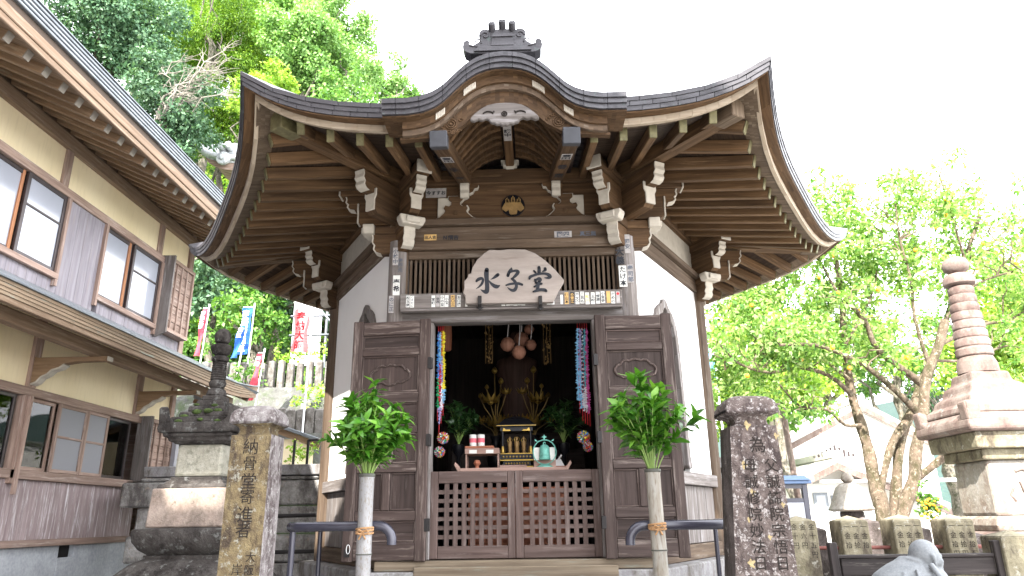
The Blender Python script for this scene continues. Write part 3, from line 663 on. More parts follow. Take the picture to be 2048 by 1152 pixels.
# ---------------------------------------------------------------- doors, gates, writing
def door(x_h, sg, wd, ang):
    """one open leaf, hinged at x_h, swinging out to side sg"""
    U = V(sg*math.cos(ang), math.sin(ang), 0); N = V(sg*math.sin(ang)*sg, -math.cos(ang), 0) if sg > 0 else V(math.sin(ang), -math.cos(ang), 0)
    N = U.cross(Z) if U.cross(Z).y < 0 else -U.cross(Z)
    O = V(XC+x_h, YF-.155, -.255); H = 1.715
    def bx(mb, u0, u1, v0, v1, n0, n1, grain, mat=0):
        z0, z1 = H*(1-v1), H*(1-v0)
        q = [O+U*u+N*nn_+V(0, 0, z) for z in (z0, z1) for u, nn_ in ((u0, n0), (u1, n0), (u1, n1), (u0, n1))]
        fs = [(0, 3, 2, 1), (4, 5, 6, 7), (0, 1, 5, 4), (1, 2, 6, 5), (2, 3, 7, 6), (3, 0, 4, 7)]
        if sg > 0: fs = [f for f in fs]
        if U.cross(N).z < 0: fs = [f[::-1] for f in fs]
        mb.add(q, fs, grain, mat)
    rails = [(0, .062), (.122, .155), (.318, .362), (.462, .492), (.618, .655), (.808, .848), (.93, 1.0)]
    s = .078; fm_ = MB()
    bx(fm_, 0, s, -.006, 1.004, 0, .04, Z); bx(fm_, wd-s, wd, -.006, 1.004, 0, .04, Z)
    for a, b in rails: bx(fm_, s+.001, wd-s-.001, a, b, .002, .038, U)
    for a, b in ((.493, .617), (.656, .807)): bx(fm_, wd/2-.03, wd/2+.03, a, b, .002, .036, Z)
    leaf = fm_.build('door_leaf', M['door'], hall, .005)
    for i in range(len(rails)-1):
        a, b = rails[i][1], rails[i+1][0]
        cells = [(s, wd-s)] if i not in (3, 4) else [(s, wd/2-.03), (wd/2+.03, wd-s)]
        for u0, u1 in cells:
            mb = MB(); bx(mb, u0-.003, u1+.003, a-.003, b+.003, .008, .018, U if i in (0, 2, 5) else Z)
            for q0, q1, r0, r1, g in ((u0+.001, u0+.012, a+.001, b-.001, Z), (u1-.012, u1-.001, a+.001, b-.001, Z), (u0+.013, u1-.013, a+.001, a+.008, U), (u0+.013, u1-.013, b-.008, b-.001, U)): bx(mb, q0, q1, r0, r1, .0185, .029, g, 1)
            mb.build('door_panel', [M['door_panel'], M['door']], leaf, .003)
    # carved cloud outline on the second panel
    mb = MB(); cu, cz_ = wd/2, H*(1-.236); pts = []
    HB = [(0, .072), (.03, .066), (.045, .058), (.06, .066), (.085, .062), (.105, .045), (.108, .032), (.13, .028), (.15, .006), (.152, -.02), (.138, -.045), (.115, -.052), (.095, -.066), (.06, -.062), (.035, -.078), (0, -.084)]
    cl_ = [(a, b) for a, b in HB]+[(-a, b) for a, b in HB[::-1]]
    mb.tube([O+U*(cu+a)+N*.021+V(0, 0, cz_+b) for a, b in cl_], .0095, 8); mb.build('carved_outline', M['door'], leaf, smooth=60)
    for v in (.17, .50, .84):
        mb = MB(); bx(mb, -.02, .012, v, v+.05, .004, .043, Z); mb.build('hinge', M['iron'], leaf, .002)
    if sg > 0: return leaf
    mb = MB(); bx(mb, wd-.06, wd-.02, .955, .985, .0405, .045, Z)
    c0 = O+U*(wd-.052)+N*.05+V(0, 0, H*.045); mb.tube([c0+U*(.013*math.cos(t))+V(0, 0, .03*math.sin(t)) for t in [i*math.pi/8 for i in range(17)]], .002, 6, mat=1)
    mb.build('latch', [M['iron'], M['white']], leaf)
    return leaf
door(-.618, -1, .60, math.radians(6)); door(.622, 1, .575, 0)
for x0, x1 in ((-.612, -.002), (.002, .612)):
    mb = MB(); y0, y1 = YF-.055, YF-.015
    for a in ((x0, x0+.055, -.255, .345), (x1-.052, x1, -.255, .345), (x0+.056, x1-.053, .262, .345), (x0+.056, x1-.053, -.255, -.17)): fb(mb, a[0], a[1], y0, y1, a[2], a[3])
    g = mb.build('lattice_gate', M['lattice'], hall, .004); mb = MB(); n = 8
    cw = (x1-x0-.108)/n; ch = .432/7
    for i in range(1, n): x = x0+.0555+cw*i; fb(mb, x-.0165, x+.0165, YF-.046, YF-.024, -.17, .262)
    for j in range(1, 7): z = -.17+ch*j; fb(mb, x0+.055, x1-.052, YF-.041, YF-.0275, z-.014, z+.014)
    mb.build('lattice_bars', M['lattice'], g)
def sticker(parent, c, U, W, wd, h, txt='', paper='paper', ink='ink', size=None, tilt=0, name='paper_sticker', vertical=True, bold=.012, rows=None):
    U, W = Vector(U).normalized(), Vector(W).normalized(); N = U.cross(W)
    if tilt: U, W = U*math.cos(tilt)+W*math.sin(tilt), W*math.cos(tilt)-U*math.sin(tilt)
    c = Vector(c); mb = MB(); mats = [M[ink]]
    if paper:
        mats.append(M[paper]); mb.prism([(-wd/2, -h/2), (wd/2, -h/2), (wd/2, h/2), (-wd/2, h/2)], c, U, W, N*.0012, mat=1)
    n = len(txt)
    if n:
        if vertical: size = size or min(wd*.95, h*.95/n/1.04); p = c+W*(size*1.04*(n-1)/2)
        else: size = size or min(h*.95, wd*.95/n/1.02); p = c-U*(size*1.02*(n-1)/2)
        mb.text(txt, p+N*.0016, U, W, size, 0, .0006, bold, vertical)
    return mb.build(name, mats, parent)
mb = MB(); fb(mb, -.862, .848, YF-.165, YF-.115, 1.555, 1.678); fb(mb, -.858, .844, YF-.175, YF-.105, 1.535, 1.553)
board = mb.build('notice_board', M['grey_wood'], hall, .004)
def bxp(px): return XC-.866+(px-800)*.003857
for px, tx, pp, ik in ((817, '松玉商', 'paper', 'ink'), (825.5, 'くすだに', 'paper', 'ink_soft'), (868, '室町', 'paper', 'ink'), (877, '杢壱', 'paper_old', 'ink'), (886, '小の豆', 'paper', 'ink'), (894.5, '小飯', 'paper', 'ink'), (907, 'た〇三', 'paper_tan', 'ink'), (919, 'お口博', 'paper', 'ink'),
        (1008, '関夫', 'paper', 'ink'), (1017, '平青', 'paper', 'ink'), (1024.5, '東住', 'paper', 'ink'), (1032, '圓辰', 'paper', 'ink'), (1040, '橋史', 'paper', 'ink'), (1047.5, '安蔵', 'paper', 'ink'), (1098, '久文', 'paper', 'ink'), (1105.5, '新本', 'paper', 'ink'), (1134, '伊山本', 'paper_tan', 'ink'), (1145, 'め雪江', 'ink', 'paper_tan'),
        (1155, '戸文倉', 'paper', 'ink'), (1165, '三貝名', 'paper', 'ink'), (1175, '松川', 'paper', 'ink_yellow'), (1186, '丑松', 'paper', 'ink'), (1196, '修源', 'paper', 'ink'), (1206, '小宮寺', 'paper', 'ink'), (1217, '', 'paper_tan', 'ink'), (1226, 'だめの', 'paper', 'ink')):
    sticker(board, (bxp(px), YF-.166, 1.613+rnd.uniform(-.004, .004)), X, Z, .029, .094, tx, pp, ik, tilt=rnd.uniform(-.02, .02), bold=.02)
mb = MB(); mb.prism([(-.014, -.046), (.014, -.046), (.014, .046), (-.014, .046)], (bxp(1236), YF-.1655, 1.613), X, Z, -Y*.001, mat=1); mb.lathe([(.011, 0), (.011, .001)], (bxp(1236), YF-.167, 1.642), 16, axis=-Y, mat=0); mb.build('paper_sticker', [M['red'], M['paper_old']], board)
for px, z, tl in ((934, 1.59, 0), (957, 1.60, -.5), (1069, 1.60, -.2), (1124, 1.605, 0)): sticker(board, (bxp(px), YF-.166, z), X, Z, .018, .05 if px != 1124 else .075, '', 'paper', 'ink', tilt=tl)
for x, y, z, wd, h, tx, pp, ik in ((-.925, YF-.086, 2.02, .045, .15, '小林中', 'paper_old', 'ink_soft'), (-.885, YF-.083, 1.945, .04, .17, '俊四元', None, 'ink_soft'), (-.91, YF-.088, 1.775, .055, .165, '壱希', 'paper', 'ink'), (-.945, YF-.084, 1.62, .04, .14, 'のに正', 'paper_old', 'ink_soft'),
        (.86, YF-.086, 1.98, .075, .16, '大義', None, 'ink'), (.875, YF-.085, 1.81, .06, .175, 'たけ本', 'paper', 'ink'), (.925, YF-.087, 2.08, .045, .16, '國安', 'paper_old', 'ink_soft'), (.935, YF-.084, 1.83, .048, .15, '泰司郎', 'paper_old', 'ink_soft')):
    sticker(hall, (XC+x, y, z), X, Z, wd, h, tx, pp, ik, bold=.025, size=wd*.95 if len(tx) == 2 else None)
for x, z, wd, h, tx, pp, ik in ((-.655, 2.19, .10, .052, '出人吉', 'paper_tan', 'ink'), (-.49, 2.185, .14, .058, 'Ｎ絹吉', None, 'ink'), (.42, 2.19, .14, .055, '國四', 'paper_old', 'ink_soft'), (.62, 2.192, .14, .058, '真三無', None, 'ink_soft')):
    sticker(hall, (XC+x, YF-.051, z), X, Z, wd, h, tx, pp, ik, vertical=False, bold=.03)
sticker(hall, (XC-.62, YF-.02, 2.60), X, Z, .17, .085, '今すすお', 'paper_old', 'ink', vertical=False, bold=.03)
for sg in (-1, 1):
    p0 = V(XC+sg*.43, 4.075, 2.345); p1 = V(XC+sg*.375, 5.40, 2.715); d = (p0-p1).normalized(); dn = X.cross(d)
    for f, tx in ((.28, '豊田'), (.52, '三子' if sg < 0 else '黒吉'), (.75, '芳' if sg < 0 else '國松')):
        sticker(hall, p0+(p1-p0)*f+dn*.0515, X, d, .075, .17, tx, None if f > .5 else 'paper_old', 'ink', bold=.02)
d = V(0, -1, -.04).normalized()
for f, tx in ((4.42, '弓会'), (4.75, '講中')): sticker(hall, (XC, f, 2.793+(f-4.16)*.04-.048), X, d, .06, .25, tx, 'paper_old', 'ink', bold=.02)
# the name plaque, its three brush characters, the iron hooks under it
def zp(x, y, yd=5.19): return at(920+x/8.864, 490+y/8.864, yd)
PO = [(95, 1035), (90, 900), (50, 840), (75, 760), (70, 640), (110, 600), (140, 560), (145, 515), (195, 500), (215, 400), (300, 260), (420, 150), (520, 80), (700, 90), (860, 72), (1150, 75), (1330, 145), (1500, 260), (1680, 430), (1845, 620), (1835, 660), (1750, 800), (1660, 985), (1655, 1010)]
pts = [(zp(x, y).x-XC, zp(x, y).z) for x, y in PO]
mb = MB(); mb.prism(pts[::-1], (XC, 5.235, 0), X, Z, -Y*.045, grain=X)
plaque = tag(mb.build('name_plaque', M['plaque'], None, .004), 'pale grey uneven wooden plaque with three brushed black characters above the doorway', 'plaque')
ST = {'water': [[(475, 440, 75), (468, 520, 86), (476, 640, 74), (482, 760, 80), (468, 826, 84), (420, 822, 50), (365, 790, 8)], [(292, 640, 40), (330, 608, 58), (385, 592, 50), (408, 625, 46), (385, 690, 44), (340, 740, 30), (285, 777, 6)], [(672, 528, 60), (640, 553, 58), (592, 588, 34), (545, 611, 8)], [(510, 630, 16), (550, 680, 42), (610, 727, 66), (660, 738, 66), (708, 716, 12)]],
      'child': [[(850, 545, 54), (868, 492, 56), (903, 445, 62), (912, 412, 26)], [(872, 485, 44), (950, 462, 40), (1010, 462, 54), (1028, 490, 60), (985, 545, 54), (928, 600, 34)], [(915, 600, 34), (958, 632, 50), (990, 680, 54), (1000, 740, 54), (972, 795, 62), (930, 806, 52), (880, 785, 34), (842, 752, 10)], [(818, 716, 28), (880, 697, 40), (960, 686, 42), (1040, 686, 48), (1102, 706, 42)]],
      'hall': [[(1400, 398, 52), (1404, 450, 64), (1400, 505, 60)], [(1312, 462, 34), (1342, 492, 34)], [(1508, 420, 50), (1512, 448, 48), (1465, 472, 22)], [(1232, 604, 34), (1242, 572, 52), (1300, 545, 44), (1400, 516, 44), (1500, 510, 44), (1570, 532, 60), (1600, 568, 56), (1560, 586, 44), (1495, 584, 10)], [(1326, 615, 30), (1350, 672, 42)], [(1335, 628, 36), (1400, 598, 52), (1424, 622, 56), (1402, 660, 46), (1352, 684, 30)], [(1318, 745, 32), (1390, 706, 42), (1445, 690, 40)], [(1404, 640, 40), (1386, 720, 56), (1376, 805, 60)], [(1300, 832, 30), (1350, 815, 48), (1430, 796, 52), (1500, 802, 58), (1528, 820, 44)]]}
def catmull(p, n=6):
    o = []
    for i in range(len(p)-1):
        a, b, c, d = p[max(0, i-1)], p[i], p[i+1], p[min(len(p)-1, i+2)]
        for j in range(n):
            t = j/n; o.append(tuple(.5*((2*b[k])+(c[k]-a[k])*t+(2*a[k]-5*b[k]+4*c[k]-d[k])*t*t+(3*b[k]-a[k]-3*c[k]+d[k])*t**3) for k in range(3)))
    return o+[p[-1]]
lay = 0
for nm, strokes in ST.items():
    mb = MB()
    for s in strokes:
        c = catmull(s); lay += 1; yy = 5.1895-.0004*lay; L_, R_ = [], []
        for i, (x, y, wd) in enumerate(c):
            a, b = c[max(0, i-1)], c[min(len(c)-1, i+1)]; dx, dy = b[0]-a[0], b[1]-a[1]; q = math.hypot(dx, dy) or 1
            L_.append((x-dy/q*wd/2, y+dx/q*wd/2)); R_.append((x+dy/q*wd/2, y-dx/q*wd/2))
        def W3(q): p = zp(*q); return V(p.x, yy, p.z)
        mb.rows([[W3(q) for q in L_], [W3(q) for q in R_]], X)
        for (x, y, wd) in (c[0], c[-1]):
            mb.add([W3((x+wd/2*math.cos(t), y+wd/2*math.sin(t))) for t in [i*math.pi/7 for i in range(14)]], [tuple(range(14))], X)
    mb.build('brush_character', M['ink'], plaque)
for x in (350, 1425):
    p = zp(x, 1020, 5.18); mb = MB(); mb.box((p.x-.014, 5.165, p.z-.02), (p.x+.014, 5.189, p.z+.05)); mb.box((p.x-.014, 5.1895, p.z-.03), (p.x+.014, 5.25, p.z-.005)); mb.prism([(-.028, .0), (.028, 0), (0, -.025)], (p.x, 5.215, p.z-.03), X, Z, -Y*.012)
    mb.build('plaque_hook', M['iron'], hall, .002)
# ---------------------------------------------------------------- inside the hall
def lbl(o, l, c, g=None): return tag(o, l, c, g)
mb = MB(); mb.box((XC-.36, 5.60, -.253), (XC+.38, 5.95, .20)); mb.box((XC-.38, 5.58, .20), (XC+.40, 5.97, .235)); lbl(mb.build('offering_box', M['red_box'], None, .005), 'red-brown wooden offering box behind the lattice gates', 'offering box')
mb = MB()
a, b = at(921, 938, 5.56), at(1131, 938, 5.56); mb.box((a.x, 5.50, .347), (b.x, 5.72, .375))
for p, sg in ((a, -1), (b, 1)): mb.prism([(0, 0), (sg*.015, .0), (sg*.045, .055), (sg*.035, .075), (sg*.012, .04), (0, .03)] if sg > 0 else [(0, 0), (-.015, .0), (-.045, .055), (-.035, .075), (-.012, .04), (0, .03)], (p.x, 5.505, .347), X, Z, Y*.21)
lbl(mb.build('offering_tray', M['tray'], None, .003), 'long pale wooden tray with upturned ends on top of the gates', 'tray')
mb = MB(); mb.box((XC-.72, 5.73, .27), (XC+.72, 6.75, .31)); mb.box((XC-.70, 5.75, -.25), (XC+.70, 5.98, .268)) if False else None
for sx in (-.68, .62):
    for y in (5.98, 6.65): mb.box((XC+sx, y, -.254), (XC+sx+.06, y+.06, .27))
lbl(mb.build('altar_table', M['lacquer'], None, .006), 'wide black lacquered altar table inside the dark hall', 'table')
mb = MB(); mb.box((XC-.62, 6.76, -.254), (XC+.62, 7.5, .62)); mb.box((XC-.45, 7.0, .62), (XC+.45, 7.5, .80)); lbl(mb.build('altar_tier', M['inner'], None, .008), 'dark stepped altar platform at the back of the hall', 'altar')
# box stand with drawers and two tins
a = at(931, 936, 5.82); b = at(998, 936, 5.82); z0 = .312; bt = empty('box_stand', (a.x, 5.82, z0), 'open pale wooden box stand left of the small black shrine', 'stand')
x0, x1 = a.x, b.x; mb = MB(); mb.box((x0, 5.78, z0), (x1, 6.0, z0+.07)); mb.box((x0, 5.80, z0+.071), (x0+.012, 6.0, z0+.19)); mb.box((x1-.012, 5.80, z0+.071), (x1, 6.0, z0+.19)); mb.box((x0-.004, 5.785, z0+.191), (x1+.004, 6.0, z0+.235)); mb.build('cabinet', M['tray'], bt, .003)
for u in (.12, .62): mb = MB(); mb.box((lerp(x0, x1, u), 5.782, z0+.195), (lerp(x0, x1, u)+.06, 5.7845, z0+.222)); mb.build('paper_label', M['paper'], bt)
mb = MB(); mb.lathe([(.018, 0), (.014, .03), (.03, .05), (.02, .075)], (x0+.09, 5.85, z0+.072), 10); mb.build('red_cup', M['red_box'], bt)
mb = MB(); mb.box((x0-.005, 5.80, z0+.237), (x1-.04, 5.99, z0+.255)); lbl(mb.build('red_tray', M['red_box'], None, .003), 'small dark red tray on the box stand under two tins', 'tray')
for i in range(2):
    p = V(x0+.055+i*.066, 5.87, z0+.256); tn = empty('drink_tin', p, 'white and pink tin on the red tray, %s' % ('nearer the left door' if i == 0 else 'nearer the black shrine'), 'tin', 'tins on the red tray')
    mb = MB(); mb.lathe([(.028, 0), (.029, .004), (.029, .09), (.027, .094)], p, 16); mb.build('tin_body', M['paper'], tn, smooth=40)
    mb = MB(); mb.lathe([(.0295, 0), (.0295, .035)], p+V(0, 0, .03), 16); mb.build('pink_band', plain('pink_band%d' % i, (.62, .12, .16)), tn, smooth=40)
# small black and gold shrine with three figures
zx = at(1034, 930, 6.0).x; zy = 6.1
sh = empty('black_gold_shrine', (zx, zy, .312), 'small black lacquered shrine with gold trim and slim pillars on the altar', 'shrine')
mb = MB(); mb.box((zx-.14, zy-.12, .312), (zx+.14, zy+.12, .371)); LS = .06
for r, z0, z1, m in ((.125, .312, .345, 0), (.135, .346, .36, 1), (.115, .361, .40, 0), (.14, .401, .412, 1), (.15, .413, .452, 0), (.155, .453, .462, 1)): mb.box((zx-r, zy-r*.8, z0+LS), (zx+r, zy+r*.8, z1+LS), None, m)
for i in range(9): mb.lathe([(.009, 0), (.011, .006), (.004, .012)], (zx-.11+i*.0275, zy-.1125, .432+LS), 8, axis=-Y, mat=1)
for i in range(9): mb.lathe([(.008, 0), (.010, .006), (.004, .012)], (zx-.09+i*.0225, zy-.094, .38+LS), 8, axis=-Y, mat=1)
mb.build('shrine_base', [M['lacquer'], M['gold']], sh, .002)
for sg in (-1, 1):
    mb = MB(); mb.lathe([(.011, 0), (.011, .178)], (zx+sg*.115, zy-.10, .463+LS), 12); mb.lathe([(.019, 0), (.021, .02), (.012, .055)], (zx+sg*.115, zy-.10, .463+LS), 12, mat=1); mb.build('shrine_pillar', [M['lacquer'], M['gold']], sh, smooth=40)
mb = MB(); mb.box((zx-.13, zy+.08, .463+LS), (zx+.13, zy+.10, .72)); mb.build('shrine_back', M['inner'], sh)
mb = MB(); mb.box((zx-.135, zy-.115, .70), (zx+.135, zy+.1, .735)); mb.box((zx-.165, zy-.15, .736), (zx+.165, zy+.12, .75), None, 0); mb.box((zx-.165, zy-.153, .739), (zx+.165, zy-.151, .745), None, 1); mb.lathe([(.15, .751), (.10, .80), (.03, .83)], (zx, zy-.01, 0), sq=True)
for sg in (-1, 1): mb.prism([(0, 0), (.07, 0), (.06, .015), (.03, .012), (.01, .03)], (zx+sg*.115, zy-.118, .70), X*-sg, Z, -Y*.006, mat=1)
mb.build('shrine_roof', [M['lacquer'], M['gold']], sh, .002)
for i, nm in enumerate(('left one with a round halo', 'middle one, tallest of the three', 'right one with folded hands')):
    p = V(zx-.058+.058*i, zy-.03, .463+LS); s = 1.0 if i == 1 else .92
    fg = empty('gilt_figure', p, 'tiny gilt standing figure in the black shrine, the '+nm, 'figurine', 'figures in the small shrine')
    mb = MB(); mb.lathe([(.022*s, 0), (.024*s, .01), (.015*s, .016), (.019*s, .03), (.018*s, .06), (.022*s, .085), (.019*s, .100), (.008*s, .108), (.010*s, .118), (.010*s, .13), (.005*s, .14)], p, 12); mb.build('robed_body', M['gold_wood'], fg, smooth=50)
    mb = MB(); mb.tube([p+V(.021*s*math.cos(t), .008, .120*s+.021*s*math.sin(t)) for t in [k*math.pi/8 for k in range(17)]], .0025, 5); mb.build('halo', M['gold'], fg)
mb = MB(); a = at(999, 937, 5.78); b = at(1054, 937, 5.78); mb.box((a.x, 5.76, .376), (b.x, 5.80, .412)); lbl(mb.build('wooden_block', M['tray'], None, .003), 'flat pale wooden block in front of the small shrine', 'block')
# bronze bell in its ring, on a wooden block, paper behind
bp = at(1090, 934, 5.62); bx_ = bp.x; by = 5.62; zb = .376
mb = MB(); mb.box((bx_-.085, by+.03, zb), (bx_+.085, by+.07, zb+.10)); lbl(mb.build('bell_block', M['tray'], None, .003), 'pale wooden block behind the green bronze bell', 'block')
mb = MB(); mb.box((bx_-.082, by+.022, zb+.06), (bx_+.08, by+.0285, zb+.155)); lbl(mb.build('white_card', M['paper'], None), 'white paper card propped behind the green bronze bell', 'card')
bell = empty('bronze_bell', (bx_, by, zb), 'green verdigris bronze hand bell hanging in a round ring stand', 'bell')
mb = MB(); mb.lathe([(.066, 0), (.064, .008), (.045, .02), (.03, .026), (.015, .028)], (bx_, by, zb), 20); mb.build('bell_foot', M['verdigris'], bell, smooth=40)
mb = MB(); c0 = V(bx_, by, zb+.118); mb.tube([c0+V(.088*math.cos(t), 0, .092*math.sin(t)) for t in [-math.pi/2+i*math.pi/16 for i in range(33)]], .0045, 6)
for sg in (-1, 1): mb.prism([(0, 0), (.02, .006), (.026, .02), (.012, .014)], c0+V(sg*.05, -.003, .078), X*sg, Z, Y*.006)
mb.prism([(-.004, 0), (.004, 0), (.006, .02), (.022, .026), (.006, .032), (0, .046), (-.006, .032), (-.022, .026), (-.006, .02)], c0+V(0, -.003, .088), X, Z, Y*.006); mb.build('ring_stand', M['verdigris'], bell, smooth=50)
mb = MB(); mb.lathe([(.043, 0), (.045, .004), (.042, .012), (.0415, .03), (.043, .032), (.0405, .036), (.038, .085), (.040, .088), (.036, .094), (.027, .108), (.010, .116)], (bx_, by, zb+.06), 24); mb.tube([V(bx_+.008*math.cos(t), by, zb+.183+.010*math.sin(t)) for t in [i*.5 for i in range(13)]], .0035, 6); mb.build('bell_body', M['verdigris'], bell, smooth=35)
# gilt lotus arrangements
def lotus(mb, c, r, n=9, up=.5, k=.7):
    for j in range(n):
        t = 2*math.pi*j/n; d = V(math.cos(t), math.sin(t), 0); s = V(-math.sin(t), math.cos(t), 0)
        a = c; m1 = c+d*(r*.6)+V(0, 0, r*up*.25); tp = c+d*r*(1.0)+V(0, 0, r*up); wv = s*(r*.24)
        mb.add([a, m1-wv, tp, m1+wv, m1-V(0, 0, r*.14)], [(0, 1, 4), (1, 2, 4), (2, 3, 4), (3, 0, 4)], d)
    mb.sphere(c+V(0, 0, r*.12), r*.30, 8, 6)
def bud(mb, c, r): mb.lathe([(.15*r, 0), (r*.8, r*.5), (r, r), (r*.7, 1.7*r), (.1*r, 2.3*r)], c, 8)
for sg, px in ((-1, 992), (1, 1068)):
    b0 = at(px, 880, 6.45); p0 = V(b0.x, 6.45, .312)
    lo = empty('gilt_lotus_spray', p0, 'tall gilt lotus flowers on curved stems, %s of the black shrine' % ('left' if sg < 0 else 'right'), 'lotus ornament', 'gilt lotus sprays')
    mb = MB(); mb.lathe([(.06, 0), (.05, .02), (.03, .05), (.075, .16), (.08, .24), (.04, .31), (.035, .36), (.055, .40)], p0, 16); mb.build('vase', M['lacquer'], lo, smooth=40)
    H0 = p0+V(0, 0, .40)
    spec = [(-.01, .0, .56, 'b', .030), (.05, -.02, .46, 'b', .027), (-.045, -.05, .29, 'l', .105), (.01, -.12, .07, 'l', .115), (.085, .0, .13, 'l', .075), (-.13, .0, .12, 'l', .075), (.095, -.05, .37, 'l', .06), (-.08, 0, .42, 'b', .020), (-.14, 0, .34, 'b', .020)]
    for dx, dy, dz, ty, r in spec:
        c = H0+V(dx*(1 if sg < 0 else -1)*1.0, dy, dz*1.0); mid = H0+V(dx*.30*(-sg), dy*.3, dz*.50)
        mb = MB(); mb.tube([H0+V(0, 0, -.02), lerp(H0, mid, .6), mid, lerp(mid, c, .5)+V(dx*.06*(-sg), 0, 0), c], .0036, 6); mb.build('stem', M['stem_gold'], lo, smooth=60)
        mb = MB(); lotus(mb, c, r*1.05, 11, .75) if ty == 'l' else bud(mb, c, r); mb.build('flower', M['gold'], lo)
# statue in the gloom
p = at(1036, 850, 7.15); p = V(p.x, 7.15, .80); sd = empty('wooden_statue', p, 'dim brown wooden standing statue deep inside behind the lotus flowers', 'statue')
mb = MB(); mb.lathe([(.16, 0), (.17, .03), (.12, .07), (.15, .14), (.16, .3), (.19, .5), (.22, .66), (.20, .74), (.07, .80), (.065, .84), (.085, .88), (.09, .95), (.07, 1.02), (.02, 1.06)], p, 20, sy=.7); mb.build('robed_body', wood('dark_statue_wood', (.03, .014, .010), (.07, .035, .025)), sd, smooth=50)
# leafy sprays in dark vases
def spray(name, label, group, base, stems, leaves, hgt, spread, lsz, vase, mats, seed, kind='plant', upright=.5):
    r = random.Random(seed); ro = empty(name, base, label, kind, group); sm_ = MB(); lf = MB()
    for i in range(stems):
        a = r.uniform(0, 6.283); sp = spread*math.sqrt(r.random()); h = hgt*(1.05-.45*(sp/spread)**1.5)*r.uniform(.72, 1.08)
        tip = base+V(math.cos(a)*sp, math.sin(a)*sp*.8, h); mid = base+V(math.cos(a)*sp*.36, math.sin(a)*sp*.3, h*.55)
        path = [base, lerp(base, mid, .5)+V(0, 0, .01), mid, lerp(mid, tip, .5)+V(0, 0, .012), tip]; sm_.tube(path, [.0036, .0034, .003, .0025, .0015], 5)
        nl = leaves
        for j in range(nl):
            f = .34+.66*(j+r.random()*.6)/nl; k = f*4; i0 = min(3, int(k)); p = lerp(path[i0], path[i0+1], k-i0); ax = (path[i0+1]-path[i0]).normalized()
            cnt = 6 if j == nl-1 else 2
            for q in range(cnt):
                u, v = ortho(ax); t = r.uniform(0, 6.28) if cnt == 2 else q*6.28/cnt; side = u*math.cos(t)+v*math.sin(t)
                d = (side*(.9 if cnt == 2 else .75)+ax*r.uniform(.35, .9)+V(0, 0, r.uniform(-.15, .35))).normalized(); L_ = lsz*r.uniform(.6, 1.25); wv = d.cross(ax if abs(d.dot(ax)) < .9 else Z).normalized()
                nrm = wv.cross(d); wv = (wv+nrm*r.uniform(-.4, .4)).normalized(); nrm = wv.cross(d); W_ = L_*r.uniform(.13, .185); dr = r.uniform(.05, .35)*L_
                if nrm.z < 0: nrm = -nrm
                st_ = [p, p+d*(L_*.22)+nrm*.006, p+d*(L_*.5)+nrm*(.008), p+d*(L_*.8)-nrm*(dr*.4), p+d*L_-nrm*dr]
                ws = [.08, .8, 1.0, .55, .0]; vs = []
                for s_, w_ in zip(st_, ws): vs += [s_-wv*(W_*w_)+nrm*(.12*W_*w_), s_, s_+wv*(W_*w_)+nrm*(.12*W_*w_)]
                fs = []
                for z_ in range(4): a0 = z_*3; fs += [(a0, a0+1, a0+4, a0+3), (a0+1, a0+2, a0+5, a0+4)]
                lf.add(vs, fs, d)
    sm_.build('stems', mats[1], ro, smooth=60); lf.build('leaves', mats[0], ro, smooth=60)
    return ro
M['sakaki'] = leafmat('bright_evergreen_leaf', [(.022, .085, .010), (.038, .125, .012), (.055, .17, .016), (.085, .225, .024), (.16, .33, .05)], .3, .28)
M['sakaki_dark'] = leafmat('dark_evergreen_leaf', [(.012, .040, .010), (.024, .060, .016)], .2, .35)  # darker leaf colours for the altar branches
M['stem'] = plain('green_stem', (.16, .24, .06), .6)
for px, sd_, nm in ((917, 3, 'left'), (1128, 4, 'right')):
    b0 = at(px, 900, 6.2); vz = V(b0.x, 6.2, .312); mb = MB(); mb.lathe([(.07, 0), (.055, .03), (.018, .06), (.016, .2), (.045, .24), (.05, .30), (.03, .31)], vz, 16)
    vo = lbl(mb.build('altar_vase', M['lacquer'], None, smooth=40), 'slim black altar vase at the %s inside the doorway' % nm, 'vase', 'altar vases')
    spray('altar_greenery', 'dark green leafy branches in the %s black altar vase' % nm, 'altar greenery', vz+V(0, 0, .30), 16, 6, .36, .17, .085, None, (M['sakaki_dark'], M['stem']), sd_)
# round wooden bells, gilt hangings, red lantern
for i, (px, py, r, yd, lb) in enumerate(((1015, 689, .060, 5.85, 'round wooden bell hanging leftmost in the cluster over the altar'), (1043, 679, .063, 5.95, 'round wooden bell at the middle of the hanging cluster'), (1038, 705, .058, 5.82, 'round wooden bell hanging lowest in the cluster over the altar'), (1062, 690, .046, 5.9, 'round wooden bell hanging rightmost in the cluster over the altar'), (1058, 659, .042, 5.95, 'small round wooden bell hanging topmost near the door head'))):
    c = at(px, py, yd); bo = empty('wooden_bell', c, lb, 'bell', 'round wooden bells')
    mb = MB(); mb.lathe([(r*.2, -r), (r*.6, -r*.82), (r*.93, -r*.4), (r, 0), (r*1.04, .03*r), (r*1.04, .12*r), (r*.98, .15*r), (r*.88, .5*r), (r*.6, .85*r), (r*.2, r*1.02)], c, 20); mb.build('bell_shell', M['clay'], bo, smooth=35)
    mb = MB(); mb.tube([c+V(0, 0, r*.98), c+V(.01, 0, r+.10), (c.x+.015, yd, 2.09)], .004, 6); mb.build('bell_cord', M['paper_old'], bo)
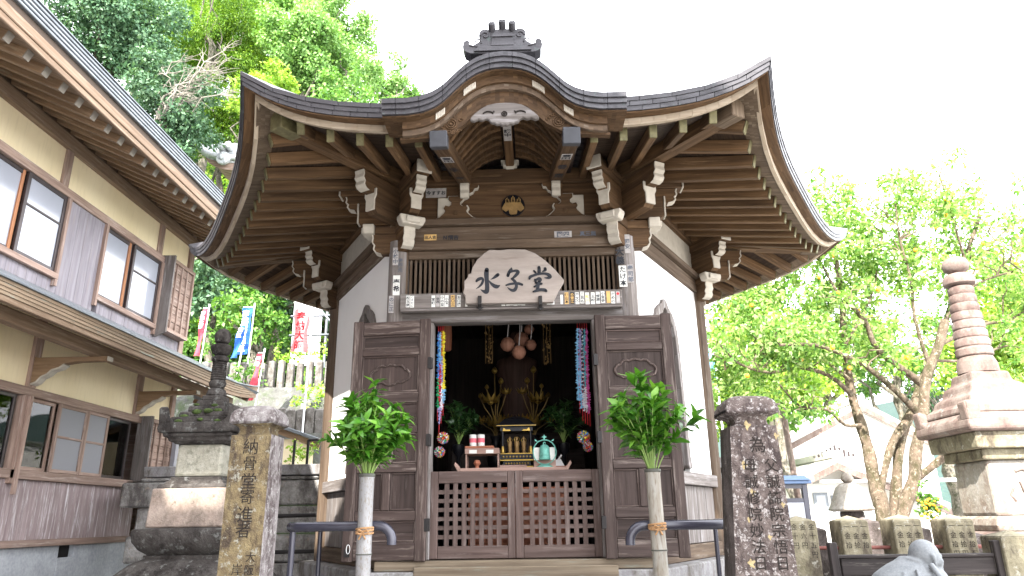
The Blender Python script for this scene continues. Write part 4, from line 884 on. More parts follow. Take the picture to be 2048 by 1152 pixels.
for px, nm in ((978, 'left'), (1094, 'right')):
    c = at(px, 690, 6.3); ho = empty('gilt_hanging', (c.x, 6.3, 2.09), 'glittering gilt chain ornament hanging %s of the wooden bells' % nm, 'hanging ornament', 'gilt hangings')
    mb = MB()
    for j in range(46):
        z = c.z+rnd.uniform(-.17, .20); x = c.x+rnd.uniform(-.035, .035)*(1.2-.8*(c.z+.2-z)/.4*.5); y = 6.3+rnd.uniform(-.02, .02); s = rnd.uniform(.005, .011)
        mb.prism([(-s, 0), (0, -s*1.3), (s, 0), (0, s*1.3)], (x, y, z), V(math.cos(j), math.sin(j), 0), Z, V(-math.sin(j), math.cos(j), 0)*.002)
    for dx in (-.03, 0, .03): mb.tube([(c.x+dx, 6.3, c.z-.17), (c.x+dx, 6.3, 2.09)], .0025, 5)
    mb.build('gilt_chain', M['gold_wood'], ho)
c = at(893, 676, 6.3); mb = MB(); mb.lathe([(.035, -.12), (.045, -.11), (.05, 0), (.045, .11), (.035, .12)], c, 14); mb.tube([c+V(0, 0, .12), (c.x, 6.3, 2.09)], .004, 5); lbl(mb.build('red_hanging_lantern', M['red_box'], None, smooth=40), 'dark red paper lantern hanging in the gloom at the left', 'lantern')
p = at(1118, 900, 6.0); mb = MB(); mb.box((p.x-.07, 5.95, .312), (p.x+.07, 6.07, .40)); mb.box((p.x-.08, 5.94, .401), (p.x+.08, 6.08, .412)); lbl(mb.build('red_offering_stand', M['red_box'], None, .003), 'low dark red stand right of the bronze bell', 'stand')
mb = MB(); c0 = V(p.x-.01, 6.0, .413); mb.add([c0+V(-.05, -.03, 0), c0+V(.05, -.03, 0), c0+V(.05, .03, 0), c0+V(-.05, .03, 0), c0+V(-.02, 0, .05), c0+V(.02, .0, .06)], [(0, 1, 5, 4), (1, 2, 5), (2, 3, 4, 5), (3, 0, 4)]); mb.tube([c0+V(.0, 0, .05), c0+V(.03, 0, .09)], .008, 6); lbl(mb.build('wrapped_offering', M['white'], None), 'crumpled clear wrapped gift on the low red stand', 'gift')
# thousand-crane strings and paper balls beside the doorway
PC = {n: plain('origami_'+n, tuple(x*.6 for x in c), .7) for n, c in (('blue', (.05, .24, .62)), ('yellow', (.75, .62, .03)), ('orange', (.65, .25, .02)), ('white', (.72, .72, .78)), ('lilac', (.38, .34, .62)), ('red', (.60, .02, .05)), ('green', (.02, .36, .14)), ('sky', (.22, .50, .76)), ('black', (.04, .05, .08)), ('pink', (.62, .10, .36)), ('teal', (.10, .42, .50)))}
def crane_string(x, y, z1, z0, cols, label, sway):
    o = empty('crane_string', (x, y, z1), label, 'paper cranes', 'strings of folded paper cranes'); mb = MB(); names = list(dict.fromkeys(c for c, _ in cols)); n = int((z1-z0)/.0105); 
    for i in range(n):
        f = i/n; z = z1-(z1-z0)*f; acc = 0
        for cname, frac in cols:
            acc += frac
            if f <= acc: break
        if cname == 'black' and i % 3 == 0: cname = 'white' if 'white' in names else cname
        c = V(x+sway*math.sin(f*2.2)+rnd.uniform(-.003, .003), y+rnd.uniform(-.004, .004), z); a = rnd.uniform(0, 6.28); r = .021*(.55+.45*min(1, f*5+.2))
        d = V(math.cos(a), math.sin(a)*.8, .25)*r; e = V(-math.sin(a), math.cos(a), -.1)*(r*.35)
        mb.add([c-d, c+e, c+d, c-e, c+V(0, 0, .011), c-V(0, 0, .008)], [(0, 1, 4), (1, 2, 4), (2, 3, 4), (3, 0, 4), (1, 0, 5), (2, 1, 5), (3, 2, 5), (0, 3, 5)], Z, names.index(cname))
    mb.build('folded_cranes', [PC[k] for k in names], o)
    mb = MB(); mb.tube([(x, y, z1+.06), (x+sway*.3, y, (z0+z1)/2), (x+sway*.6, y, z0-.09)], .0015, 4); mb.build('thread', M['red'], o)
for px, z0, cols, lb in ((874, .82, [('blue', .62), ('green', 1)], 'crane string of blue then green paper, nearest the left jamb'), (877.5, .70, [('sky', .35), ('red', .45), ('lilac', .2)], 'crane string of sky blue, red and lilac beside the left jamb'), (881, .80, [('orange', .32), ('lilac', .33), ('white', .4)], 'crane string of orange, lilac and white paper at left'), (884.5, .86, [('yellow', .8), ('sky', .3)], 'crane string of yellow paper, innermost at the left of the doorway')):
    p = at(px, 660, 5.50); crane_string(p.x+.012, 5.50, 1.43, z0, cols, lb, .006)
for px, z0, cols, lb in ((1155, .86, [('sky', 1)], 'crane string of sky blue paper, innermost at the right of the doorway'), (1160, .80, [('lilac', .5), ('sky', .5)], 'crane string of lilac paper at right of the doorway'), (1164.5, .78, [('black', .8), ('white', .2)], 'crane string of black and white speckled paper at right'), (1169, .77, [('teal', .7), ('white', .3)], 'crane string of teal paper beside the pink one'), (1173.5, .76, [('pink', 1)], 'crane string of pink paper, nearest the right jamb')):
    p = at(px, 660, 5.50); crane_string(p.x+.0, 5.50, 1.43, z0, cols, lb, -.014)
def paper_ball(c, r, label, seed):
    q = random.Random(seed); o = empty('paper_flower_ball', c, label, 'paper ball', 'folded paper flower balls'); mb = MB(); ks = ['red', 'white', 'green', 'pink', 'yellow', 'blue', 'orange']
    for i in range(42):
        z = 1-2*(i+.5)/42; a = i*2.399; d = V(math.sqrt(1-z*z)*math.cos(a), math.sqrt(1-z*z)*math.sin(a), z); u, v = ortho(d); m = q.randrange(7)
        for j in range(5):
            t = j*1.2566; s = u*math.cos(t)+v*math.sin(t); s2 = d.cross(s); b = c+d*(r*.6); tp = c+d*r+s*(r*.32)
            mb.add([b, b+s*(r*.14)+s2*(r*.13)+d*(r*.2), tp, b+s*(r*.14)-s2*(r*.13)+d*(r*.2)], [(0, 1, 2, 3)], d, m if j % 2 else (m+1) % 7)
    mb.build('folded_petals', [PC[k] for k in ks], o)
for px, py, r, lb, sd_ in ((886, 876, .046, 'folded paper flower ball, upper one under the left crane strings', 1), (879, 904, .042, 'folded paper flower ball, lower one under the left crane strings', 2), (1167, 874, .050, 'folded paper flower ball under the right crane strings', 3), (1176, 893, .04, 'mostly red paper flower ball beside the right jamb', 4)):
    paper_ball(at(px, py, 5.46), r, lb, sd_)
# ---------------------------------------------------------------- bamboo vases with green branches, handrails
for i, (xb, xt, mt, lb) in enumerate(((-.862, -.868, M['bamboo'], 'pale smooth bamboo pole vase tied to the left handrail'), (.648, .628, M['bamboo_old'], 'stained old bamboo pole vase tied to the right handrail'))):
    y = 3.86; zt = .232; po = empty('bamboo_vase', (xb, y, GZ), lb, 'bamboo vase', 'bamboo vases by the steps'); pt = lambda z: V(lerp(xb, xt, (z-GZ)/(zt-GZ)), y, z)
    mb = MB(); zs = [GZ, -1.05, -.62, -.155, zt-.004]; prof = []
    for a, b in zip(zs, zs[1:]): prof += [(.0405, a+.002), (.0385, a+.012), (.0372, (a+b)/2), (.0378, b-.012), (.0400, b-.002)]
    vs = []; n = 24
    mb.rows([[pt(z)+V(r*math.cos(2*math.pi*k/n), r*math.sin(2*math.pi*k/n), 0) for k in range(n)] for r, z in prof], Z, 0, False, True)
    mb.build('bamboo_tube', mt, po, smooth=50)
    for z in zs[1:-1]: mb = MB(); mb.lathe([(.039, -.004), (.0415, -.002), (.0415, .003), (.039, .004)], pt(z), 24); mb.build('node_ring', M['bamboo_node'], po, smooth=40)
    mb = MB(); mb.lathe([(.040, 0), (.043, .004), (.043, .016), (.036, .018), (.036, .006)], pt(zt-.006), 24); mb.build('dark_rim', M['bamboo_node'], po, smooth=30)
    mb = MB()
    for q in range(3):
        z = -.052+q*.011; mb.tube([pt(z)+V(.0425*math.cos(t), .0425*math.sin(t), .004*math.sin(t+q)) for t in [k*math.pi/10 for k in range(21)]], .0055, 6)
    for dx in (-.012, .01): mb.tube([pt(-.05)+V(0, -.046, 0), pt(-.062)+V(dx*.6, -.05, 0), pt(-.082)+V(dx*1.6, -.047, 0)], .0042, 5)
    for s in (-1, 1): mb.tube([pt(-.046)+V(0, -.046, 0), pt(-.040)+V(s*.02, -.052, .006), pt(-.050)+V(s*.03, -.05, 0), pt(-.056)+V(s*.012, -.052, 0), pt(-.048)+V(0, -.047, 0)], .004, 5)
    rope = lbl(mb.build('straw_rope', M['rope'], None, smooth=60), 'straw rope knotted round the %s bamboo pole' % ('pale' if i == 0 else 'stained'), 'rope', 'straw ropes on the poles')
    spray('green_branches', ['dense round bunch of glossy green branches in the pale bamboo vase', 'looser bright green branches spilling from the stained bamboo vase'][i], 'green branches in bamboo vases', pt(zt-.05), 40 if i == 0 else 30, 10, .51, .225 if i == 0 else .255, .090, None, (M['sakaki'], M['stem']), 21+i*4, 'branches')
def rail(pts_, posts, label):
    o = empty('handrail', pts_[0], label, 'handrail', 'handrails by the steps')
    mb = MB(); mb.tube(pts_, .0255, 14); mb.build('rail_bar', M['rail'], o, smooth=50)
    for x, y in posts: mb = MB(); mb.tube([(x, y, GZ), (x, y, -.02)], .0165, 12); mb.build('rail_post', M['rail'], o, smooth=50)
def curl(xe, s, y, z): return [(xe-s*.075+s*.075*math.sin(t), y, z-.075+.075*math.cos(t)) for t in [k*math.pi/16 for k in range(9)]]+[(xe, y, z-.095)]
zr = -.018
rail([V(-1.62, 5.75, zr), V(-1.30, 4.02, zr), V(-1.278, 3.95, zr), V(-1.235, 3.925, zr)]+[V(*p) for p in curl(-.738, 1, 3.925, zr)], [(-1.268, 3.95), (-1.59, 5.6)], 'glossy dark left handrail ending in a downward curl by the pale bamboo')
zr = -.036
rail([V(1.38, 5.75, zr), V(1.052, 4.02, zr), V(1.035, 3.95, zr), V(1.0, 3.925, zr)]+[V(*p) for p in curl(.498, -1, 3.925, zr)], [(1.03, 3.95), (1.34, 5.6)], 'glossy dark right handrail ending in a downward curl by the stained bamboo')
# ---------------------------------------------------------------- the two-storey house on the left
HX = -5.0; HY0, HY1 = -12.0, 9.86
house = empty('temple_house', (HX, 6, GZ), 'two-storey timber house with cream plaster, grey boards and long eaves at the left', 'house')
def hxb(mb, y0, y1, z0, z1, p0=0.0, p1=.03, mat=0, grain=None): return mb.box((HX+p0, y0, z0), (HX+p1, y1, z1), grain, mat)
mb = MB()
for i in range(15):
    y0 = HY0+i*1.55; y1 = min(HY1+.02, y0+1.546)
    if y0 < 7.9 < y1:
        hxb(mb, y0, 7.88, GZ-.1, -.185, -.2, .0); hxb(mb, 8.16, y1, GZ-.1, -.185, -.2, .0); hxb(mb, 7.881, 8.159, GZ-.1, -.31, -.2, .0)
    else: hxb(mb, y0, y1, GZ-.1, -.185, -.2, .0)
mb.build('foundation', M['concrete'], house, .006)
mb = MB(); hxb(mb, 7.88, 8.16, -.31, -.185, -.2, -.06); mb.build('vent_opening', M['iron'], house)
mb = MB(); hxb(mb, HY0, HY1, -.184, -.118, -.1, .045); mb.build('base_trim', M['house_wood'], house, .005)
mb = MB(); y = HY0
while y < 9.2: hxb(mb, y, min(9.2, y+.148), -.117, .445, -.05, .012+rnd.uniform(0, .004), 0, Z); y += .15
mb.build('wainscot', M['house_wains'], house, .002)
mb = MB(); hxb(mb, HY0, 9.05, .447, .535, -.06, .05); mb.build('window_sill', M['house_wood'], house, .005)
mb = MB(); hxb(mb, HY0, HY1, 1.24, 1.325, -.06, .045); mb.build('window_head', M['house_wood'], house, .005)
mb = MB(); hxb(mb, HY0, HY1, 1.326, 2.3, -.06, .0); mb.build('plaster_wall', M['plaster'], house)
mb = MB(); hxb(mb, HY0, HY1, 3.50, 4.3, -.06, .0); mb.build('plaster_wall', M['plaster'], house)
for y in (4.9, 6.95, 8.94): mb = MB(); hxb(mb, y-.06, y+.06, 1.327, 2.3, -.02, .035, 0, Z); mb.build('wall_post', M['house_wood'], house, .004)
for y in (4.8, 6.87, 8.94): mb = MB(); hxb(mb, y-.055, y+.055, 3.502, 3.92, -.02, .03, 0, Z); mb.build('wall_post', M['house_wood'], house, .004)
for y0, y1, z0, z1 in ((9.78, 9.88, -.117, 2.3), (9.76, 9.88, 2.3, 4.2)): mb = MB(); hxb(mb, y0, y1, z0, z1, -.08, .04, 0, Z); mb.build('corner_post', M['house_wood'], house, .005)
mb = MB(); hxb(mb, HY0, HY1+.35, 3.92, 4.065, -.06, .065); mb.build('wall_plate', M['house_fascia'], house, .006)
mb = MB(); hxb(mb, HY0, HY1+.3, 4.066, 4.19, -.05, .02); mb.build('wall_plate', M['wall_wood'], house)
mb = MB(); hxb(mb, HY0, HY1, 3.405, 3.50, -.06, .045); mb.build('window_head', M['house_wood'], house, .005)
# side and rear walls, interior
mb = MB(); mb.box((HX-7, HY1-.04, GZ), (HX-.061, HY1-.0, 4.6)); mb.box((HX-7, HY0, GZ), (HX-6.9, HY1-.05, 4.6)); mb.build('rear_wall', M['house_wood'], house)
mb = MB(); mb.box((HX-6.8, HY0, .3), (HX-.22, HY1-.05, .34)); mb.box((HX-6.8, HY0, 1.9), (HX-.07, HY1-.05, 1.95)); mb.box((HX-2.4, HY0, .345), (HX-2.35, HY1-.05, 1.895)); mb.build('inner_room', M['wall_wood'], house)
# lower windows
def sash(name, y0, y1, z0, z1, p, mats, bars=(), w_=.035):
    mb = MB()
    hxb(mb, y0, y0+w_, z0, z1, p, p+.03, 0, Z); hxb(mb, y1-w_, y1, z0, z1, p, p+.03, 0, Z); hxb(mb, y0+w_, y1-w_, z0, z0+w_, p, p+.029); hxb(mb, y0+w_, y1-w_, z1-w_, z1, p, p+.029)
    for f in bars: z = lerp(z0, z1, f); hxb(mb, y0+w_, y1-w_, z-.012, z+.012, p+.004, p+.026)
    f_ = mb.build(name, mats[0], house, .003); mb = MB(); hxb(mb, y0+w_, y1-w_, z0+w_, z1-w_, p+.012, p+.016); mb.build('pane', mats[1], f_); return f_
sash('window', 7.02, 7.42, .537, 1.238, -.03, (M['house_wood'], M['glass']))
sash('window', 7.43, 7.93, .537, 1.238, .012, (M['house_wood'], M['screen']), (.52,)); sash('window', 7.935, 8.36, .537, 1.238, .012, (M['house_wood'], M['screen']), (.52,))
sash('window', 8.37, 8.90, .537, 1.238, -.03, (M['sash'], M['glass']), ())
for a, b in ((2.9, 4.2), (4.25, 5.55), (5.6, 6.82)): sash('window', a, b, .537, 1.238, -.03, (M['sash'], M['glass']))
mb = MB(); hxb(mb, 6.86, 6.98, .40, 1.239, -.04, .05, 0, Z); hxb(mb, 6.90, 6.935, .30, 1.239, .051, .09, 0, Z); mb.build('window_post', M['house_wood'], house, .004)
# shutter boxes
def shutter(y0, y1, z0, z1, drop):
    mb = MB(); hxb(mb, y0, y1, z0+.05, z1-.05, .04, .10); n = 8
    for i in range(n): z = lerp(z0+.05, z1-.05, i/n); hxb(mb, y0, y1, z+.003, lerp(z0+.05, z1-.05, (i+1)/n)-.003, .10, .112+.006*(i % 2))
    b = mb.build('shutter_box', M['house_wood'], house, .003)
    mb = MB(); hxb(mb, y0-.02, y1+.03, z1-.05, z1+.0, .0, .15); hxb(mb, y0-.02, y1+.03, z0, z0+.05, .0, .15)
    for i in range(1, 4): y = lerp(y0, y1, i/4); hxb(mb, y-.012, y+.012, z0+.051, z1-.051, .115, .135, 0, Z)
    hxb(mb, y1-.0, y1+.04, z0+.051, z1-.051, .03, .14, 0, Z); mb.build('batten_frame', M['house_wood'], b, .003)
    mb = MB(); mb.prism([(.0, z1+.02), (.19, z1+.02), (.19, z0-drop*.4), (.06, z0-drop), (.0, z0-drop)], (HX, y0-.055, 0), X, Z, Y*.035, grain=Z); mb.build('end_board', M['grey_wood'], b, .003)
shutter(9.10, 9.74, .49, 1.31, .12); shutter(9.10, 9.72, 2.48, 3.50, .10)
# upper storey: boards and frosted windows
mb = MB(); y = HY0
while y < 9.75:
    w_ = rnd.uniform(.13, .17)
    if 6.99 < y < 7.68: hxb(mb, y, min(y+w_-.003, 7.69), 2.2, 3.404, -.05, .016+rnd.uniform(0, .004), 0, Z)
    else: hxb(mb, y, y+w_-.003 if y+w_ < 9.76 else 9.76, 2.2, 2.47, -.05, .016+rnd.uniform(0, .004), 0, Z)
    y += w_
mb.build('grey_boards', M['house_board'], house, .002)
for a, b in ((3.0, 6.99), (7.69, 9.04)): mb = MB(); hxb(mb, a, b, 2.472, 2.535, -.05, .065); mb.build('window_sill', M['house_wood'], house, .005)
for y in (6.97, 7.69, 9.02): mb = MB(); hxb(mb, y-.02, y+.02, 2.40, 3.404, -.04, .06, 0, Z); mb.build('window_post', M['house_wood'], house, .003)
for a, b, p in ((3.1, 4.7, -.03), (4.7, 6.36, -.03), (6.33, 6.95, .003), (7.71, 8.36, -.03), (8.33, 9.0, .003)): sash('frosted_window', a, b, 2.537, 3.403, p, (M['sash'], M['frost']), (.62,) if p > 0 else (), .045)
for a in (6.28, 8.26): mb = MB(); hxb(mb, a, a+.05, 2.537, 3.403, -.02, .0, 0, Z); mb.build('sash_rail', wood('orange_sash_wood%d' % int(a), (.28, .12, .06), (.42, .2, .1)), house)
# eaves of the main roof
def roofz(x): return 4.205-.475*(x-HX)          # underside of the boards
mb = MB(); mb.rows([[V(HX-.1, y, roofz(HX-.1)+.0) for y in (HY0, 10.95)], [V(-4.02, y, roofz(-4.02)) for y in (HY0, 10.95)]], X, 0, True); mb.build('eave_boards', M['house_rafter'], house)
y = 2.6
while y < 10.9:
    mb = MB(); a = V(HX-.05, y, roofz(HX-.05)-.045); b = V(-4.12, y, roofz(-4.12)-.045); mb.beam(a, b, .065, .085); r_ = mb.build('rafter', M['house_rafter'], house, .004)
    mb = MB(); mb.beam(b+(b-a).normalized()*.001, b+(b-a).normalized()*.012, .068, .088); mb.build('white_tip', M['tip'], r_)
    y += .235
mb = MB(); hxb(mb, HY0, 10.97, 3.738, 3.80, .96, .99); mb.build('eave_fascia', M['house_fascia'], house, .006)
mb = MB(); hxb(mb, HY0, 10.98, 3.802, 3.895, .955, 1.0); mb.build('eave_fascia', M['house_fascia'], house, .006)
mb = MB(); hxb(mb, HY0, 10.98, 3.896, 3.982, .94, .965); mb.build('eave_fascia', M['dark_gap'], house)  # dark filler strip; the shade of the gap under the copper is its colour
for i in range(4): mb = MB(); hxb(mb, HY0, 11.0, 3.985+i*.033, 3.985+i*.033+.030, .93, 1.0+.008*i); mb.build('copper_edge', M['house_copper'], house, .006)
mb = MB(); mb.prism([(.9, 3.99), (1.0, 4.118), (1.035, 4.12), (1.035, 4.13), (-3.4, 6.05), (-7.8, 4.115), (-7.8, 4.05), (-3.4, 5.9)], (HX, HY0, 0), X, Z, Y*(11.02-HY0), grain=X); mb.build('roof', M['house_copper'], house)
# lower roof, purlin, brackets
ME = 10.35
def mz(x): return 2.15-.45*(x-HX)
mb = MB(); mb.rows([[V(HX, y, mz(HX)) for y in (HY0, ME)], [V(-4.02, y, mz(-4.02)) for y in (HY0, ME)]], X, 0, True); mb.build('eave_boards', M['house_rafter'], house)
y = 3.2
while y < ME-.05:
    mb = MB(); a = V(HX, y, mz(HX)-.03); b = V(-4.11, y, mz(-4.11)-.03); mb.beam(a, b, .05, .055); r_ = mb.build('rafter', M['house_rafter'], house, .003)
    mb = MB(); mb.beam(b+(b-a).normalized()*.001, b+(b-a).normalized()*.010, .052, .058); mb.build('white_tip', M['tip'], r_)
    y += .235
def upt(y): return .10*max(0, (y-9.2)/1.15)**2
def strip(name, x0, x1, z0, z1, mat):
    mb = MB(); ys = [HY0, 2, 4, 6, 8, 9.2, 9.5, 9.8, 10.1, ME]
    for a, b in zip(ys, ys[1:]):
        q = [V(x, y, z+upt(y)) for y in (a, b) for x, z in ((x0, z0), (x1, z0), (x1, z1), (x0, z1))]
        mb.add(q, [(0, 1, 2, 3), (7, 6, 5, 4), (0, 4, 5, 1), (1, 5, 6, 2), (2, 6, 7, 3), (3, 7, 4, 0)], Y)
    mb.build(name, mat, house)
strip('eave_fascia', -4.07, -4.02, 1.655, 1.70, M['house_fascia'])
for i in range(4): strip('copper_edge', -4.12, -4.012+.006*i, 1.703+i*.029, 1.703+i*.029+.027, M['midroof_copper'])
strip('gutter_edge', -4.1, -3.975, 1.82, 1.835, M['house_copper'])
mb = MB(); mb.prism([(.98, 1.80), (1.02, 1.837), (.02, 2.335), (0, 2.335), (0, 2.25)], (HX, HY0, 0), X, Z, Y*(ME-HY0), grain=X); mb.build('lower_roof', M['house_copper'], house)
mb = MB(); mb.box((-4.42, HY0, 1.625), (-4.31, ME-.1, 1.745)); mb.build('purlin', M['house_fascia'], house, .008)
for y in (4.9, 6.95, 8.94):
    mb = MB(); pr = [(0, 1.63), (0, 1.36), (.05, 1.38), (.09, 1.43), (.15, 1.46), (.19, 1.50), (.26, 1.52), (.31, 1.555), (.45, 1.575), (.72, 1.575), (.74, 1.622), (.03, 1.622)]
    mb.prism(pr, (HX+.036, y-.045, 0), X, Z, Y*.09, grain=X)
    ed = [(0, 1.36), (.05, 1.38), (.09, 1.43), (.15, 1.46), (.19, 1.50), (.26, 1.52), (.31, 1.555)]
    for p, q in zip(ed, ed[1:]): mb.prism([p, (p[0]+.01, p[1]-.016), (q[0]+.01, q[1]-.016), q], (HX+.036, y-.048, 0), X, Z, Y*.096, mat=1)
    mb.box((HX+.777, y-.046, 1.576), (HX+.787, y+.046, 1.622), None, 1)
    mb.build('carved_bracket', [M['house_rafter'], M['cream']], house, .003)
mb = MB(); hxb(mb, 9.62, 9.70, .70, 1.06, .19, .25, 0, Z); hxb(mb, 9.60, 9.72, .68, .70, .18, .26); hxb(mb, 9.60, 9.72, 1.06, 1.08, .18, .26); tag(mb.build('wall_lamp', [M['frost']], None, .003), 'slim boxy pale wall lamp beside the lower shutter box of the house', 'wall lamp')
# red hangings seen through the lower window
for q0, q1, tx, lb in (((34, 872), (62, 945), '運大黒天', 'red cloth with white characters behind the lower window, the taller one'), ((58, 806), (82, 835), '納', 'small red paper with one character high behind the lower window')):
    a, b = atx(*q0, HX-.45), atx(*q1, HX-.45); mb = MB(); mb.box((HX-.45, a.y, b.z), (HX-.447, b.y, a.z), Z); h = a.z-b.z; n = len(tx); sz = min((b.y-a.y)*.85, h*.92/n/1.04)
    mb.text(tx, V(HX-.444, (a.y+b.y)/2, (a.z+b.z)/2+sz*.52*(n-1)), Y, Z, sz, 1, .001, .03); tag(mb.build('red_hanging', [M['red'], M['white']], None), lb, 'hanging')
# ---------------------------------------------------------------- mossy stone lantern tower (left), inscribed pillars
lx, ly = -2.28, 5.12
lan = empty('stone_pagoda', (lx, ly, GZ), 'dark mossy stone pagoda with ringed spire and lotus base beside the house', 'stone pagoda')
def sqp(prof, name, mat, parent=lan, c=None, bevel=.008, jit=0): mb = MB(); mb.lathe(prof, c or (lx, ly, 0), sq=True); return mb.build(name, mat, parent, bevel, seg=2)
sqp([(.50, GZ), (.50, -.92)], 'plinth', M['lantern']); sqp([(.40, -.919), (.40, -.60), (.42, -.56), (.42, -.43)], 'plinth', M['lantern'])
def lotusblock(prof, name, mat, petals=0):
    mb = MB(); n = 64; rws = []
    for h_, z in prof:
        r = []
        for i in range(n):
            t = 2*math.pi*i/n; c_, s_ = math.cos(t), math.sin(t); k = (abs(c_)**7+abs(s_)**7)**(-1/7)
            f = 1+(.02*math.cos(t*petals) if petals else 0); r.append(V(lx+h_*k*c_*f, ly+h_*k*s_*f, z))
        rws.append(r)
    mb.rows(rws, Z, 0, False, True); mb.add(rws[0], [tuple(range(n))[::-1]]); mb.add(rws[-1], [tuple(range(n))]); return mb.build(name, mat, lan, smooth=50)
lotusblock([(.43, -.43), (.45, -.40), (.445, -.355), (.40, -.30), (.335, -.24), (.27, -.205), (.27, -.185)], 'lotus_base', M['lantern'], 16)
lotusblock([(.25, -.185), (.30, -.15), (.335, -.10), (.345, -.04), (.335, -.022), (.26, -.016)], 'lotus_bowl', M['lantern'], 16)
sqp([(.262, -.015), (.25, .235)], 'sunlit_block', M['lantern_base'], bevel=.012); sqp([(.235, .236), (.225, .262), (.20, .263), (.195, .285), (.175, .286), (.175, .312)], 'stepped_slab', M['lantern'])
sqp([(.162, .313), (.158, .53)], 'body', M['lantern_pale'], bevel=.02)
sqp([(.175, .531), (.185, .545), (.205, .546), (.215, .575), (.235, .576), (.24, .60)], 'stepped_slab', M['lantern'])
# flared roof with four horns
mb = MB(); mb.lathe([(.262, .601), (.268, .63), (.262, .672)], (lx, ly, 0), sq=True)
for h_, z0, z1 in ((.215, .672, .715), (.175, .716, .755), (.135, .756, .80), (.10, .80, .845), (.075, .846, .885)): mb.lathe([(h_, z0), (h_-.004, z1)], (lx, ly, 0), sq=True)
for sx in (-1, 1):
    for sy in (-1, 1):
        for dx, dy in ((sx, 0), (0, sy)):
            pr = [(0, 0), (.10, 0), (.095, .02), (.07, .035), (.05, .06), (.03, .10), (.005, .125), (-.012, .11)]
            U = V(-dx, -dy, 0); o = V(lx+sx*.262, ly+sy*.262, .655); T = V(-sx*.055 if dy else 0, -sy*.055 if dx else 0, 0); mb.prism(pr, o, U, Z, T)
ro_ = mb.build('flared_roof', M['lantern'], lan, .012, seg=2)
mb = MB()
for dx, dy, z, r in ((-.13, -.18, .725, .035), (-.05, -.16, .76, .04), (.03, -.17, .765, .035), (.09, -.15, .77, .03), (-.15, -.21, .69, .03), (.0, -.21, .70, .025), (.12, -.2, .69, .03), (.05, -.12, .81, .025), (-.09, -.1, .82, .022)):
    mb.sphere((lx+dx, ly+dy, z-.008), r, 10, 6, (1, .8, .5))
mb.build('moss_patch', M['moss'], ro_, smooth=70)
def spire(x, y, segs, parent, mat):
    for nm, prof, n in segs: mb = MB(); mb.lathe(prof, (x, y, 0), n); mb.build(nm, mat, parent, .004, smooth=40)
rings = []
for i in range(8): z = 1.005+i*.0165; r = .054-.0005*i; rings += [(r*.9, z), (r, z+.002), (r, z+.012), (r*.9, z+.0145)]
spire(lx, ly, [('spire_dome', [(.07, .886), (.07, .90), (.06, .93), (.045, .942)], 20), ('spire_lotus', [(.045, .943), (.058, .965), (.06, .985), (.05, 1.003)], 16), ('spire_rings', rings, 20), ('spire_disc', [(.05, 1.139), (.06, 1.145), (.062, 1.17), (.045, 1.185)], 18), ('spire_cup', [(.04, 1.186), (.06, 1.20), (.077, 1.235), (.072, 1.262), (.05, 1.27), (.03, 1.272)], 9), ('spire_ball', [(.025, 1.27), (.05, 1.285), (.060, 1.325), (.056, 1.352), (.035, 1.382), (.006, 1.394)], 18)], lan, M['lantern'])
# pillars
def pillar(name, label, x0, x1, y0, y1, zs, cap, neck, mats, bw=0.0):
    o = empty(name, ((x0+x1)/2, (y0+y1)/2, GZ), label, 'stone pillar'); cx, cy = (x0+x1)/2, (y0+y1)/2; hw, hd = (x1-x0)/2, (y1-y0)/2
    mb = MB(); b_ = [(cx-hw-bw, cy-hd, GZ), (cx+hw+bw*.3, cy-hd, GZ), (cx+hw+bw*.3, cy+hd, GZ), (cx-hw-bw, cy+hd, GZ), (cx-hw, cy-hd, zs), (cx+hw, cy-hd, zs), (cx+hw, cy+hd, zs), (cx-hw, cy+hd, zs)]
    mb.add(b_, [(0, 3, 2, 1), (4, 5, 6, 7), (0, 1, 5, 4)], Z, 0); mb.add(b_, [(1, 2, 6, 5), (2, 3, 7, 6), (3, 0, 4, 7)], Z, 1); mb.build('shaft', mats[:2], o, .007, seg=2)
    mb = MB(); h, w_ = cap, hw
    mb.lathe([(neck*1.2, zs-.001), (neck*1.02, zs+.012), (neck, zs+.030), (neck*1.1, zs+.044), (w_*1.05, zs+.056)], (cx, cy, 0), sq=True); mb.build('neck', mats[2], o, .004)
    mb = MB(); mb.lathe([(w_*1.12, zs+.055), (w_*1.16, zs+.065), (w_*1.13, zs+.095), (w_*1.02, zs+.122), (w_*.8, zs+.141), (w_*.4, zs+.152), (.012, zs+.155)], (cx, cy, 0), sq=True); mb.build('cap', mats[3], o, .012, seg=3, smooth=50)
    return o
p = pillar('inscribed_pillar', 'stone pillar covered in yellow-brown lichen with large carved characters, left of the steps', -1.503, -1.301, 3.6, 3.80,   .427, .1, .074, (M['ob_left'], M['ob_left_side'], M['ob_left'], M['ob_left_side']))
mb = MB()
for ch, px, py, s in (('納', 502, 893, .082), ('骨', 500, 926, .075), ('堂', 497, 962, .082), ('寄', 494, 993, .075), ('進', 490, 1029, .08), ('者', 486, 1060, .078), ('大', 501, 1114, .05), ('阪', 498, 1140, .05), ('岸', 474, 1139, .055)):
    mb.text(ch, V(at(px, py, 3.5985).x, 3.5985, at(px, py, 3.5985).z), X, Z, s, 0, .0005, -.002 if s > .06 else -.004)
mb.build('carved_inscription', M['engrave'], p)
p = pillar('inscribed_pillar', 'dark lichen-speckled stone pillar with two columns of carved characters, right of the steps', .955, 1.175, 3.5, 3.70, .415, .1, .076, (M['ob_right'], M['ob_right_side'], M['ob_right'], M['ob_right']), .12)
mb = MB(); c = at(1515, 889, 3.4985); mb.text('為', c, X, Z, .08, 0, .0005, .004)
